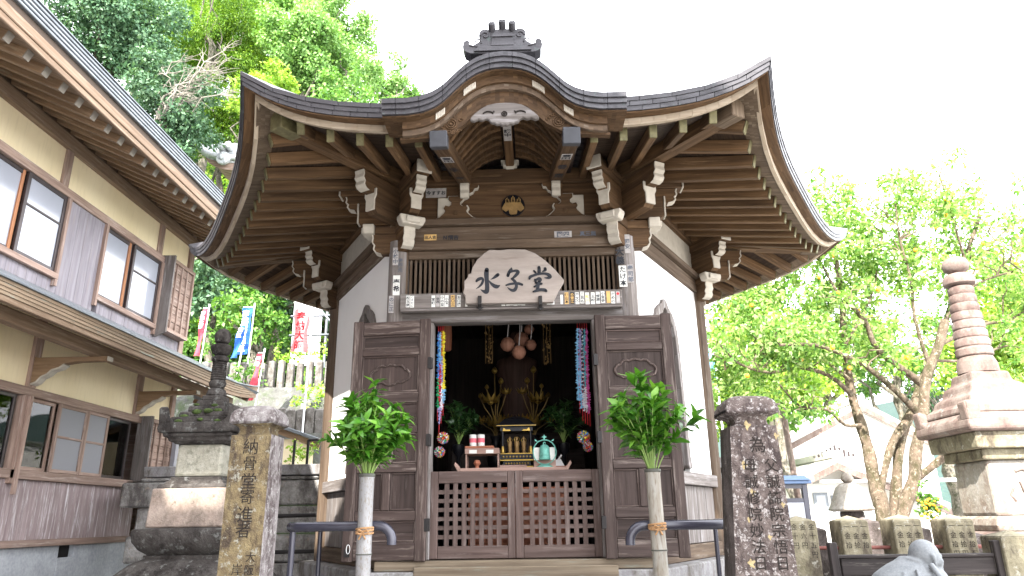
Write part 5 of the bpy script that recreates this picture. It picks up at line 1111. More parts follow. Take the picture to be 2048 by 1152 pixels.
for txt, xs in (('母誠修院妙法日', (215, 283)), ('父誠諦院宗悟日', (348, 420))):
    for i, ch in enumerate(txt):
        c = at(1430+lerp(xs[0], xs[1], i/6)/3.095, 780+(465+101*i)/3.095, 3.4985); mb.text(ch, c, X, Z, .066, 0, .0005, .004)
mb.build('carved_inscription', M['engrave'], p)
mb = MB()
for (px, py, r) in ((1488, 930, 6), (1505, 985, 5), (1552, 872, 5), (1494, 851, 7), (1504, 1127, 7), (1540, 1075, 4), (1498, 1040, 4), (1566, 1010, 4)):
    c = at(px, py, 3.4993); q = random.Random(px); n = 18; ph = q.random()*6
    mb.add([V(c.x+r*.0026*(1+.45*math.sin(3*t+ph)+.3*math.sin(7*t))*math.cos(t)*.75, 3.4993, c.z+r*.0026*(1+.4*math.sin(4*t+ph)+.25*math.sin(9*t))*math.sin(t)) for t in [k*2*math.pi/n for k in range(n)]], [tuple(range(n))])
mb.build('ochre_lichen_patch', M['lichen'], p)
# ---------------------------------------------------------------- right side: stone fence, bench, statue, tower
FZ = M['fence_stone']
def fence_pillar(x0, x1, y, zt, label, cols=(), dep=.2, mat=FZ, grp='stone fence pillars with carved amounts', sz=.042):
    o = empty('fence_pillar', ((x0+x1)/2, y+dep/2, GZ), label, 'stone pillar', grp); mb = MB()
    mb.box((x0, y, GZ), (x1, y+dep, zt)); cx, cy = (x0+x1)/2, y+dep/2
    mb.add([(x0-.002, y-.002, zt), (x1+.002, y-.002, zt), (x1+.002, y+dep+.002, zt), (x0-.002, y+dep+.002, zt), (cx, cy, zt+.035)], [(0, 1, 4), (1, 2, 4), (2, 3, 4), (3, 0, 4), (3, 2, 1, 0)])
    mb.build('shaft', mat, o, .006)
    if cols:
        mb = MB(); n = len(cols)
        for i, t in enumerate(cols):
            xx = lerp(x0, x1, (i+.5)/n*.92+.04)
            for j, ch in enumerate(t): mb.text(ch, (xx, y-.0012, zt-.035-j*sz*1.35), X, Z, sz, 0, .0004, -.004)
        mb.build('carved_inscription', M['engrave'], o)
    return o
fence_pillar(1.675, 1.86, 5.0, -.035, 'stone fence pillar half hidden behind the dark speckled pillar', ('金十円', '金六円', '金十五円'))
fence_pillar(2.016, 2.196, 5.0, -.038, 'stone fence pillar with three carved columns, second along behind the black bench', ('一金拾 円', '一金拾 円', '一金拾 円'))
fence_pillar(2.356, 2.541, 5.0, -.036, 'stone fence pillar with three carved columns straight behind the grey statue', ('一金拾 円', '一金拾 円', '一金拾 円'))
fence_pillar(2.696, 2.877, 5.0, -.040, 'stone fence pillar right of the grey statue with a longer right-hand inscription', ('一金拾円', '一金拾円', '一金拾五円'))
fence_pillar(2.76, 2.98, 4.55, -.135, 'blank mossy stone pillar nearest to the lower right corner', (), .22)
for x, w_, zt, lb in ((1.96, .17, -.10, 'dark plain fence pillar standing behind the gap left of the second inscribed pillar'), (2.36, .16, -.05, 'dark plain fence pillar standing behind the gap left of the statue'), (2.72, .16, -.11, 'dark plain fence pillar standing behind the gap right of the statue'), (3.10, .19, -.16, 'dark plain fence pillar behind the right end of the red pipe')):
    fence_pillar(x, x+w_, 5.55, zt, lb, (), .18, M['ob_right_side'], 'dark fence pillars in the back row')
mb = MB(); mb.tube([(1.70, 5.10, -.205), (3.05, 5.10, -.21)], .0125, 10); tag(mb.build('rusty_pipe', M['rust'], None, smooth=60), 'rusty red pipe running through the stone fence pillars', 'pipe')
be = empty('black_bench', (2.2, 4.62, GZ), 'black stained plank bench back in front of the stone fence', 'bench')
a, b = at(1678, 1113, 4.62), at(1992, 1113, 4.62)
mb = MB(); mb.box((a.x, 4.60, -.345), (b.x, 4.635, a.z-.012)); mb.build('back_plank', M['bench'], be, .004)
mb = MB(); mb.box((a.x-.02, 4.59, a.z-.011), (b.x+.01, 4.66, a.z+.008)); mb.build('top_rail', M['bench'], be, .004)
mb = MB(); mb.box((a.x, 4.60, -.55), (b.x, 4.635, -.36)); mb.build('back_plank', M['bench'], be, .004)
for x, zt in ((a.x-.03, -.155), (b.x+.01, -.155)):
    mb = MB(); mb.beam((x, 4.60, GZ), (x-.012, 4.60, zt), .05, .045, up=Y); mb.build('bench_post', M['bench'], be, .005)
# crouching monk statue, seen from behind its left shoulder
hc = at(1848, 1111, 4.15); R0 = .078
stt = empty('monk_statue', (hc.x-.07, 4.2, GZ), 'grey stone statue of a bald robed monk bowing its head to the right', 'statue')
mb = MB(); mb.sphere(hc, R0, 28, 20, (.98, .95, 1.06))
def sph(dx, dy, dz, r, sc=(1, 1, 1)): mb.sphere(hc+V(dx, dy, dz)*R0, r*R0, 14, 10, sc)
sph(.52, -.02, -.42, .62, (1.05, .95, 1.0)); sph(.80, -.05, -.62, .34, (1, .9, .9)); sph(1.02, -.05, -.30, .15, (1.2, .8, 1.3)); sph(.95, -.05, -.02, .26, (.7, 1.3, .8)); sph(.62, -.55, -.35, .30, (1.2, .6, 1))
sph(.99, -.06, -.52, .13, (1, 1.3, .45)); sph(.97, -.06, -.66, .13, (1, 1.3, .5)); sph(.92, -.06, -.86, .2, (1, 1, .8))
sph(.16, -.97, -.16, .20, (.62, .7, 1.5)); sph(.17, -.97, -.46, .15, (.8, .7, 1.2)); sph(.06, -1.0, -.06, .16, (.6, .6, 1.5))
mb.lathe([(R0*.72, -.14), (R0*.66, -.05), (R0*.7, .0)], hc+V(-.02, .0, -.05), 18)
body = [(.30, GZ+.55), (.30, -.60), (.265, -.47), (.215, -.36), (.175, -.30), (.13, -.262), (.085, -.235), (.06, -.215)]
rws = []
for r, z in body:
    k = (z+.22)/.4; cx = hc.x-.055+min(0, k)*.10; rws.append([V(cx+r*math.cos(t)*(1.0 if math.cos(t) > 0 else 1.08), 4.17+r*.72*math.sin(t), z) for t in [i*2*math.pi/28 for i in range(28)]])
mb.rows(rws, Z, 0, False, True); mb.add(rws[0], [tuple(range(28))[::-1]]); mb.add(rws[-1], [tuple(range(28))])
mb.tube([V(hc.x-.035+.075*math.cos(t), 4.165+.066*math.sin(t), -.245-.022*math.cos(t)) for t in [i*2*math.pi/20 for i in range(21)]], .011, 8)
mb.tube([V(hc.x-.02, 4.06, -.25), V(hc.x+.0, 4.0, -.33), V(hc.x+.03, 3.96, -.45), V(hc.x+.06, 3.96, -.60)], .016, 8)
mb.tube([V(hc.x-.16, 4.07, -.29), V(hc.x-.19, 4.01, -.38), V(hc.x-.20, 3.98, -.52)], .010, 8); mb.tube([V(hc.x-.10, 4.05, -.275), V(hc.x-.12, 3.99, -.37), V(hc.x-.12, 3.96, -.52)], .009, 8)
ob = mb.build('robed_figure', M['statue'], stt); rm = ob.modifiers.new('fuse', 'REMESH'); rm.mode = 'VOXEL'; rm.voxel_size = .0055; rm.use_smooth_shade = True; sm2 = ob.modifiers.new('soft', 'SMOOTH'); sm2.iterations = 3; sm2.factor = .4
mb = MB(); mb.box((hc.x-.36, 3.92, GZ-.05), (hc.x+.26, 4.45, GZ+.56)); mb.build('pedestal', M['granite'], stt, .015)
# the pale stone tower
tx, ty = 4.99, 8.0
tw = empty('stone_pagoda', (tx, ty, GZ), 'tall sunlit pinkish stone pagoda with ringed spire at the right edge', 'stone pagoda')
def tq(prof, nm, mat, bevel=.015): mb = MB(); mb.lathe(prof, (tx, ty, 0), sq=True); return mb.build(nm, mat, tw, bevel, seg=2)
tq([(.80, GZ), (.80, -.75)], 'plinth', M['tower']); tq([(.55, -.749), (.55, -.30), (.50, -.22), (.42, -.18)], 'plinth', M['tower']); tq([(.36, -.179), (.38, -.12), (.36, -.06), (.32, -.03)], 'lotus_course', M['tower_body'])
bd = tq([(.315, -.029), (.312, .52)], 'body', M['tower_body'], .03)
tq([(.365, .521), (.365, .63)], 'cornice', M['fence_stone']); tq([(.45, .631), (.46, .80)], 'cornice', M['fence_stone'])
mb = MB(); mb.lathe([(.52, .801), (.545, .84), (.53, .93), (.44, 1.0)], (tx, ty, 0), sq=True); mb.lathe([(.46, 1.0), (.44, 1.07), (.38, 1.12), (.36, 1.19), (.30, 1.23), (.28, 1.32), (.22, 1.36), (.20, 1.47)], (tx, ty, 0), sq=True)
for sx in (-1, 1):
    for sy in (-1, 1):
        for dx, dy in ((sx, 0), (0, sy)):
            pr = [(0, 0), (.22, 0), (.20, .05), (.14, .09), (.08, .16), (.02, .22), (-.02, .19)]
            o = V(tx+sx*.53, ty+sy*.53, .90); mb.prism(pr, o, V(-dx, -dy, 0), Z, V(-sx*.14 if dy else 0, -sy*.14 if dx else 0, 0))
mb.build('flared_roof', M['tower'], tw, .025, seg=2)
rg = []
for i in range(8): z = 1.66+i*.103; r = .185-.0075*i; rg += [(r*.93, z), (r, z+.012), (r*1.01, z+.08), (r*.93, z+.098)]
spire(tx, ty, [('spire_dome', [(.205, 1.471), (.20, 1.58), (.17, 1.655)], 24), ('spire_rings', rg, 24), ('spire_disc', [(.10, 2.487), (.165, 2.51), (.17, 2.57), (.13, 2.63), (.08, 2.645)], 20), ('spire_ball', [(.07, 2.646), (.13, 2.69), (.145, 2.75), (.12, 2.81), (.05, 2.85), (.01, 2.86)], 20)], tw, M['tower'])
mb = MB()
for pts_ in ([(-.05, .40), (.02, .42), (.10, .39), (.16, .40)], [(.03, .33), (.08, .30), (.13, .22), (.10, .13), (.05, .10)], [(-.02, .30), (.0, .20), (.06, .17), (.15, .22)], [(.15, .33), (.20, .26), (.21, .15)], [(-.10, .24), (-.14, .17), (-.10, .11)]):
    mb.tube([V(tx+a, ty-.3145, b) for a, b in pts_], .014, 6)
mb.build('carved_relief', M['tower'], bd, smooth=60)
# small stone lantern, notice case, flagpole, bush
p = at(1705, 1030, 9.2); so = empty('small_stone_lantern', (p.x, 9.2, GZ), 'small mushroom-roofed stone lantern in front of the white house', 'stone lantern')
def lt_(prof, nm, mat, n=18): mb = MB(); mb.lathe(prof, (p.x, 9.2, 0), n); mb.build(nm, mat, so, .01, smooth=40)
lt_([(.16, GZ), (.14, -.2), (.20, -.15), (.20, -.1)], 'post', M['tower']); lt_([(.15, -.099), (.15, .04)], 'fire_box', M['ob_right_side'], 6); lt_([(.22, .041), (.265, .06), (.23, .12), (.18, .25), (.15, .32), (.10, .36), (.06, .375)], 'mushroom_roof', M['tower_body']); lt_([(.04, .376), (.07, .40), (.075, .43), (.05, .48), (.01, .50)], 'ball_top', M['tower_body'])
a, b = at(1572, 962, 7.2), at(1609, 962, 7.2); nb = empty('notice_case', ((a.x+b.x)/2, 7.2, GZ), 'dark framed notice case with a small blue roof behind the speckled pillar', 'notice case')
mb = MB(); mb.box((a.x-.14, 7.10, a.z-.03), (b.x+.03, 7.36, a.z+.0)); mb.prism([(-.01, 0), (.29, 0), (.14, .05)], (b.x+.02, 7.09, a.z+.002), Y, Z, X*(a.x-b.x-.14)); mb.build('blue_roof', plain('blue_slate_roof', (.10, .16, .28), .5), nb, .004)
for x in (a.x-.1, b.x-.03): mb = MB(); mb.box((x, 7.2, GZ), (x+.05, 7.25, a.z-.03)); mb.build('case_post', M['rail'], nb, .003)
mb = MB(); mb.box((a.x-.05, 7.205, -.12), (b.x-.031, 7.245, a.z-.20)); mb.build('case_pane', M['frost'], nb)
for z0, z1 in ((a.z-.199, a.z-.16), (a.z-.07, a.z-.031), (-.16, -.121)): mb = MB(); mb.box((a.x-.05, 7.203, z0), (b.x-.031, 7.247, z1)); mb.build('case_rail', M['rail'], nb)
p0 = at(1588, 960, 13); mb = MB(); mb.tube([(p0.x+.1, 13, GZ), (p0.x-.04, 13, 1.9)], .055, 10); tag(mb.build('utility_pole', M['tower'], None, smooth=60), 'slim pale pole standing left of the white house', 'pole')
# white houses beyond
wt = plain('pale_roof_tile', (.60, .58, .55), .7, 0, .1, 8); ww = plain('white_house_wall', (.80, .78, .74), .9, 0, .04)
def gable_house(name, label, yf, dep, eL, rd, eR, zb, mats=(ww, wt), over=.5):
    """gable end facing the yard; eL, rd, eR are the roof line's pixels at distance yf"""
    L3, R3, T3 = at(*eL, yf), at(*eR, yf), at(*rd, yf); cx = T3.x; o = empty(name, (cx, yf+dep/2, zb), label, 'house')
    zl = (L3.z+R3.z)/2; xl, xr = L3.x, R3.x; wl, wr = xl+(cx-xl)*.12, xr-(xr-cx)*.12
    zl1 = lerp(L3.z, T3.z, .12); zr1 = lerp(R3.z, T3.z, .12)
    mb = MB(); mb.prism([(wl, zb), (wr, zb), (wr, zr1-.12), (cx, T3.z-.14), (wl, zl1-.12)], (0, yf+over, 0), X, Z, Y*(dep-2*over)); mb.build('wall', mats[0], o)
    mb = MB(); mb.prism([(xl, L3.z-.12), (cx, T3.z-.12), (xr, R3.z-.12), (xr, R3.z), (cx, T3.z), (xl, L3.z)], (0, yf, 0), X, Z, Y*dep, grain=Y); rf_ = mb.build('roof', mats[1], o)
    mb = MB()
    for q in range(5): mb.prism([(xl-.001, L3.z-.28), (cx, T3.z-.28), (xr+.001, R3.z-.28), (xr+.001, R3.z-.121), (cx, T3.z-.121), (xl-.001, L3.z-.121)], (0, yf-.03, 0), X, Z, Y*.06, grain=X); break
    mb.build('bargeboard', M['tower'], rf_)
    mb = MB(); mb.box((cx-.12, yf-.02, T3.z-.02), (cx+.12, yf+dep, T3.z+.14)); mb.build('ridge', mats[1], rf_, .02)
    return o, cx, zl
h1, cx, _ = gable_house('white_house', 'large white gabled house behind the tree trunks', 20, 9, (1562, 888), (1722, 802), (1905, 895), GZ)
h2, cx2, _ = gable_house('white_house', 'lower white gabled annex in front of the large white house', 17, 2.9, (1586, 958), (1672, 914), (1900, 1006), GZ)
a = at(1632, 945, 17.45); b = at(1716, 924, 17.45)
for i in range(11): x = lerp(a.x, b.x, i/10); mb = MB(); mb.box((x, 17.46, 1.30), (x+.05, 17.49, 1.58-.25*abs(i-5)/5)); mb.build('vent_slat', M['sash'], h2)
for px0, px1, py0, py1, lb in ((1668, 1712, 990, 1032, 'window'), (1632, 1655, 985, 1028, 'window')):
    a, b = at(px0, py1, 17.46), at(px1, py0, 17.46); mb = MB(); mb.box((a.x, 17.47, a.z), (b.x, 17.495, b.z)); f_ = mb.build('window', M['house_copper'], h2); mb = MB(); mb.box((a.x+.06, 17.463, a.z+.06), (b.x-.06, 17.469, b.z-.06)); mb.build('pane', M['frost'], f_)
a = at(1625, 968, 17.46); mb = MB(); mb.box((a.x, 16.9, a.z), (a.x+4.2, 17.46, a.z+.06)); mb.build('porch_roof', wt, h2)
# ---------------------------------------------------------------- stone wall behind the hall, terraces on the left
sw = empty('stone_wall', (-.1, 8.75, GZ), 'grey block wall with a smooth granite cap running behind the hall', 'stone wall')
mb = MB(); x = -4.6
while x < 2.6: mb.box((x, 8.6, .545), (min(2.6, x+1.1)-.006, 8.95, .665)); x += 1.1
mb.build('cap', M['granite'], sw, .008)
rb = stone('rough_wall_block', (.20, .19, .18), (.46, .45, .43), (.34, .27, .22), (.10, .09, .085), .8, 1, 1.0, amt=.2)
mb = MB(); z = GZ
while z < .53:
    h = .29 if z > .1 else .31; h = min(h, .54-z); x = -4.6-rnd.random()*.3
    while x < 2.55:
        w_ = rnd.uniform(.55, .95); w_ = min(w_, 2.58-x); d = rnd.uniform(0, .03); mb.box((x, 8.62-d, z+.006), (x+w_-.012, 8.93, z+h-.006)); x += w_
    z += h
mb.build('block_courses', rb, sw, .02)
mb = MB(); mb.rows([[V(x, y, z) for x in (-9.5, 2.58)] for y, z in ((8.9, .52), (11.8, .56), (12.2, .6))], X, 0, False); tag(mb.build('upper_terrace', gm), kind='structure')
for py, z_ in ((1035, 0), (1106, 0)): pass
o = empty('black_pipe_rail', (-3.0, 8.3, GZ), 'thin black pipe rail in front of the block wall left of the hall', 'rail')
for z in (.08, -.30): mb = MB(); mb.tube([(-3.1, 8.3, z), (-2.0, 8.3, z+.01)], .022, 8); mb.build('rail_bar', M['iron'], o, smooth=60)
for x in (-3.08, -2.1): mb = MB(); mb.tube([(x, 8.3, GZ), (x, 8.3, .1)], .02, 8); mb.build('rail_post', M['iron'], o, smooth=60)
o = empty('black_pipe_rail', (-3.6, 9.4, .5), 'black pipe rail with posts on the sunlit terrace above the block wall', 'rail')
a, b, c = at(617, 880, 9.4), at(652, 879, 9.4), at(590, 880, 9.4)
mb = MB(); mb.tube([(a.x, 9.4, a.z), (b.x+1.2, 9.4, a.z+.02)], .018, 8); mb.build('rail_bar', M['iron'], o, smooth=60)
for x in (a.x, c.x, b.x+.9): mb = MB(); mb.tube([(x, 9.4, .5), (x, 9.4, a.z)], .018, 8); mb.build('rail_post', M['iron'], o, smooth=60)
# shed behind the left pillar
a, b = at(560, 838, 10.6), at(648, 884, 10.6); o = empty('small_shed', (a.x, 11, .55), 'low shed with a thin metal roof behind the left inscribed pillar', 'shed')
mb = MB(); mb.prism([(a.x-1.3, a.z+.32), (b.x, b.z-.02), (b.x, b.z+.03), (a.x-1.3, a.z+.38)], (0, 10.5, 0), X, Z, Y*1.1, grain=X); mb.build('roof', M['house_copper'], o, .006)
mb = MB(); mb.box((a.x-1.3, 10.6, .52), (b.x-.42, 11.5, b.z+.05)); mb.build('wall', M['plaster'], o)
mb = MB(); mb.beam((a.x-1.3, 10.56, a.z+.30), (b.x-.05, 10.56, b.z-.06), .05, .09); mb.build('eave_beam', M['house_rafter'], o)
# two rows of stone fence posts, rubble wall between them
def postrow(n, px0, px1, pyt, pyb, yd, lb, grp, pyt1=None, wd=.15):
    for i in range(n):
        f = i/(n-1); t = at(lerp(px0, px1, f), lerp(pyt, pyt1 or pyt, f), yd); bz = at(lerp(px0, px1, f), pyb, yd).z
        mb = MB(); w_ = wd*rnd.uniform(.9, 1.08); zt = t.z+rnd.uniform(-.04, .04); mb.add([(t.x-w_/2, yd, bz-.5), (t.x+w_/2, yd, bz-.5), (t.x+w_/2, yd+.15, bz-.5), (t.x-w_/2, yd+.15, bz-.5), (t.x-w_/2*.94, yd+.01, zt), (t.x+w_/2*.94, yd+.01, zt), (t.x+w_/2*.94, yd+.14, zt), (t.x-w_/2*.94, yd+.14, zt), (t.x, yd+.07, zt+.03)], [(0, 1, 5, 4), (1, 2, 6, 5), (2, 3, 7, 6), (3, 0, 4, 7), (4, 5, 8), (5, 6, 8), (6, 7, 8), (7, 4, 8), (3, 2, 1, 0)])
        tag(mb.build('stone_post', M['post_stone'], None, .01), lb, 'stone post', grp)
postrow(16, 372, 657, 727, 772, 15.2, 'weathered upright stone post in the upper fence row left of the hall', 'stone posts of the upper fence', 722)
postrow(7, 545, 658, 822, 868, 12.3, 'weathered upright stone post in the lower fence row beside the hall', 'stone posts of the lower fence', 815)
t = at(600, 776, 15.0); rub = stone('rubble_wall', (.05, .05, .046), (.15, .15, .14), (.21, .21, .195), (.06, .08, .04), .35, 1, 1.0, amt=.4)
mb = MB(); z1 = at(600, 774, 14.9).z; mb.rows([[V(x, y, z) for x in [-9+.3*i for i in range(24)]] for y, z in ((14.2, 1.2), (14.5, 1.9), (14.75, 2.5), (14.9, z1), (16.6, z1))], X, 0)
rw = mb.build('rubble_wall', rub, None); tag(rw, 'rough rubble retaining wall below the upper stone fence', 'stone wall')
z2 = at(600, 868, 12.2).z; mb = MB(); mb.rows([[V(x, y, z) for x in (-9, -2.2)] for y, z in ((11.8, .5), (12.1, z2), (14.4, z2+.1))], X, 0); tag(mb.build('low_bank_wall', rub, None), 'low stone bank under the lower fence row', 'stone wall')
# prayer banners
def banner(label, px, pt, pb, yd, wd, mat, txt, lean=0.0, foot=None, ink='white', tsz=None, mid=None):
    t, b = at(px, pt, yd), at(px, pb, yd); fz = at(px, foot, yd).z if foot else b.z-.8; o = empty('banner', (t.x+wd*.55, yd, fz), label, 'banner', 'prayer banners on poles')
    mb = MB(); rws = []; n = 16
    for j in range(n+1):
        f = j/n; z = lerp(t.z, b.z, f); rws.append([V(t.x+lean*f+wd*(u-.5)*(1-.12*math.sin(f*9+px)*.5), yd+.05*math.sin(f*7+u*3+px), z) for u in (0, .25, .5, .75, 1)])
    for q0, q1 in ((0, 2), (1, 4), (3, 5)):
        mm = 2 if (mid and q0 == 1) else 0; mb.rows([r[q0:q1] for r in rws], Z, mm); mb.rows([[p+V(0, .004, 0) for p in r[q0:q1]] for r in rws], Z, mm, True)
    h = t.z-b.z; n = len(txt); s = tsz or min(wd*.8, h*.9/n/1.04)
    mb.text(txt, V(t.x+lean*.1, yd-.075, t.z-h*.07-s*.5), X, Z+V(-lean/max(h, .1), 0, 0), s, 1, .001, .03)
    mb.build('cloth', [mat, M[ink]]+([mid] if mid else []), o)
    mb = MB(); mb.tube([(t.x+wd*.56+lean, yd+.03, fz), (t.x+wd*.56, yd+.03, t.z+.12)], .016, 8); mb.tube([(t.x-wd*.5, yd+.03, t.z+.03), (t.x+wd*.56, yd+.03, t.z+.03)], .010, 6); mb.build('pole', M['white'], o, smooth=60)
blue = plain('blue_banner_cloth', (.02, .10, .42), .8); redc = plain('red_banner_cloth', (.55, .06, .09), .8); pink = plain('overlit_red_banner_cloth', (.66, .30, .30), .8)  # paler red for the tall banner: its overexposure is put into the colour
banner('narrow red banner with white writing, nearest the house', 411, 618, 712, 15.6, .125, redc, '南無大師', -.07, 760)
banner('narrow blue banner with white writing left of the wide blue one', 486, 652, 716, 15.0, .14, blue, '遍照', -.13, 770)
banner('wide blue banner with white writing', 496, 616, 708, 15.4, .24, blue, '南無大師遍照', -.03, 765)
banner('thin red and white banner leaning below the upper stone fence', 521, 708, 800, 13.8, .12, redc, '奉納', -.12, 850)
banner('tall pale red and white banner on a long pole beside the hall', 607, 620, 704, 11.2, .25, pink, '奉納大師', -.02, 905, 'red', None, M['white'])
banner('pale blue banner on the sunny side right of the hall', 1420, 690, 765, 12.5, .13, plain('pale_blue_banner', (.15, .42, .66), .8), '奉納', .0, 900)
# sheeted scaffold and red awning behind the banners
a, b = at(590, 600, 17.2), at(720, 705, 17.2); o = empty('scaffold', (a.x, 17.2, b.z), 'pale sheeted scaffold with thin pipes behind the upper fence', 'scaffold')
mb = MB(); mb.rows([[V(x, 17.2+.06*math.sin(x*9), z) for x in [lerp(a.x, b.x-1.0, i/10) for i in range(11)]] for z in (b.z-.3, a.z+1.3)], Z); mb.build('sheet', plain('grey_white_sheet', (.56, .56, .62), .8), o)
mb = MB()
for z in (lerp(b.z, a.z, .3), lerp(b.z, a.z, .65)): mb.tube([(a.x, 17.0, z), (b.x, 17.0, z)], .03, 6)
for x in (a.x+.9, a.x+1.45): mb.tube([(x, 17.02, b.z-.4), (x, 17.02, a.z+1)], .03, 6)
mb.tube([(a.x+.75, 16.95, lerp(b.z, a.z, .75)), (a.x+1.3, 16.95, lerp(b.z, a.z, .3))], .025, 6); mb.build('pipes', M['house_copper'], o, smooth=60)
a = at(664, 638, 16.8); mb = MB(); mb.prism([(0, .55), (.9, .75), (.9, -.05), (0, -.02)], (a.x, 16.6, a.z-.35), X, Z, Y*.05); tag(mb.build('red_awning', redc, None), 'red cloth awning by the scaffold at the hall corner', 'awning')
# temple roof corner high on the slope
yd = 22.0; a = at(398, 300, yd); b = at(455, 350, yd); zt = a.z; o = empty('upper_temple', (-6, 24, 6.4), 'grey tiled temple roof corner rising behind the big roofs', 'temple')
tile = stone('silver_grey_tile', (.42, .44, .46), (.62, .64, .66), None, (.20, .21, .22), .6, .6, .3)
mb = MB(); mb.box((b.x+.6, 22.9, 6.2), (b.x+4.2, 27, b.z+.3)); mb.build('wall', M['white_wall'], o)
mb = MB(); cur = [(0, .10), (.12, -.08), (.35, -.24), (.7, -.36), (1.2, -.42), (5, -.42)]
rws = []
for u, dz in cur: rws.append([V(a.x+u, 22, a.z+dz-.1), V(a.x+u, 21.97, a.z+dz+.08), V(a.x+u*1.0+.5, 23.5, a.z+dz+1.0), V(a.x+u+.9, 25, a.z+dz+1.9)])
mb.rows(rws, X); mb.build('tiled_roof', tile, o)
mb = MB(); mb.tube([V(a.x+u, 21.95, a.z+dz+.06) for u, dz in cur], .11, 10); mb.build('verge_tiles', tile, o, smooth=60)
mb = MB(); mb.rows([[V(a.x+u+.25, 22.05, a.z+dz-.15), V(a.x+u+.5, 23, a.z+dz-.55)] for u, dz in cur], X); mb.rows([[V(a.x+u+.2, 22.02, a.z+dz-.1), V(a.x+u+.25, 22.05, a.z+dz-.4)] for u, dz in cur], X); mb.build('eave_boards', M['house_wood'], o)
c = at(448, 318, 21.9); mb = MB(); mb.lathe([(.24, 0), (.24, .12), (.18, .14)], c, 20, axis=-Y); mb.lathe([(.10, 0), (.10, .2)], c, 12, axis=-Y)
for dx, dz, r in ((-.1, .42, .13), (.16, .46, .13)): mb.lathe([(r, 0), (r, .7), (r*.7, .72)], c+V(dx, .5, dz), 14, axis=-Y)
mb.box((c.x-.25, 22, c.z-.1), (c.x+1.2, 22.6, c.z+.4)); mb.build('ridge_end_tile', tile, o, .01)

# added unseen blocker behind the camera; its shape casts shade and sun patches
gy = -3.0; o = empty('shade_blocker', (-4.2, gy, GZ), 'added gable-shaped light blocker behind the camera, shading the yard', 'light blocker')
mb = MB(); zl = 2.0
for x0, x1, z0, z1 in ((-5.6, -5.32, zl, 8.5), (-4.72, -.75, zl, 7.6), (-.75, .28, zl, 7.0), (-5.32, -4.72, zl, 7.0), (-5.32, -4.72, 7.36, 8.5)): mb.box((x0, gy, z0), (x1, gy+.12, z1), Z)
mb.prism([(-4.72, 7.6), (-.75, 7.6), (-3.1, 10.1), (-4.72, 8.8)], (0, gy, 0), X, Z, Y*.12); mb.build('blocker_wall', M['house_wood'], o)
mb = MB(); mb.prism([(.6, 6.95), (-3.1, 10.2), (-4.74, 8.85), (-4.74, 9.05), (-3.1, 10.42), (.6, 7.15)], (0, gy-.35, 0), X, Z, Y*.8, grain=Y); mb.build('roof', M['copper'], o)  # sloping top of the added blocker
for x in (-5.4, -.4): mb = MB(); mb.lathe([(.2, GZ), (.19, 6.7)], (x, gy+.3, 0), 16); mb.build('blocker_post', M['house_wood'], o, smooth=40)
# ---------------------------------------------------------------- trees and shrubs
def leaf_mesh(name, P, D, Nn, L_, asp, mat, parent, fold=.15):
    n = len(P); D = D/np.linalg.norm(D, axis=1, keepdims=True); S = np.cross(D, Nn); S /= np.linalg.norm(S, axis=1, keepdims=True)+1e-9; N2 = np.cross(S, D)
    L1 = L_[:, None]; W_ = L1*asp; v = np.stack([P, P+D*L1*.45-S*W_+N2*L1*fold, P+D*L1, P+D*L1*.45+S*W_+N2*L1*fold], 1).reshape(-1, 3)
    me = bpy.data.meshes.new(name); me.vertices.add(4*n); me.loops.add(4*n); me.polygons.add(n)
    off = np.array(rootloc(parent)); me.vertices.foreach_set('co', (v-off).astype(np.float32).ravel()); me.loops.foreach_set('vertex_index', np.arange(4*n, dtype=np.int32))
    me.polygons.foreach_set('loop_start', np.arange(0, 4*n, 4, dtype=np.int32)); me.polygons.foreach_set('loop_total', np.full(n, 4, dtype=np.int32)); me.materials.append(mat); me.update(calc_edges=True); me.validate()
    ob = bpy.data.objects.new(name, me); COL.objects.link(ob); ob.parent = parent; return ob
def clump_leaves(centers, radii, per, lsz, rng, droop=0.0, flat=.75, needle=False):
    Ps, Ds, Ns, Ls = [], [], [], []
    for c, r in zip(centers, radii):
        k = max(8, int(per*r*r)); d = rng.normal(size=(k, 3)); d /= np.linalg.norm(d, axis=1, keepdims=True); rad = r*(rng.random(k)**.38)
        rad *= 1+.22*np.sin(d[:, 0]*5+c[0]*3)+.18*np.sin(d[:, 2]*7+c[1]*5)
        p = c+d*rad[:, None]*np.array([1, 1, flat]); nrm = d*.9+rng.normal(size=(k, 3))*.38+np.array([0, -.1, .45])
        dd = d*.6+rng.normal(size=(k, 3))*.7+np.array([0, 0, -droop]); Ps.append(p); Ds.append(dd); Ns.append(nrm); Ls.append(lsz*rng.uniform(.6, 1.3, k))
    return np.concatenate(Ps), np.concatenate(Ds), np.concatenate(Ns), np.concatenate(Ls)
def limb(mb, a, b, r0, r1, q, wob=.12, n=5):
    a, b = Vector(a), Vector(b); ln = (b-a).length; pts = [a]
    for i in range(1, n): f = i/n; pts.append(lerp(a, b, f)+V(q.uniform(-1, 1), q.uniform(-1, 1), q.uniform(-.6, .8))*ln*wob*math.sin(f*math.pi))
    pts.append(b); mb.tube(pts, [lerp(r0, r1, i/n) for i in range(n+1)], 7); return pts
bark = stone('mossy_grey_bark', (.10, .085, .07), (.26, .23, .19), (.36, .33, .28), (.05, .055, .03), 1.2, 1, 1.0, amt=.3)
barkp = stone('pale_bark', (.085, .060, .042), (.20, .155, .115), (.30, .26, .20), (.055, .050, .025), 1.4, 1, 1.0, amt=.4)
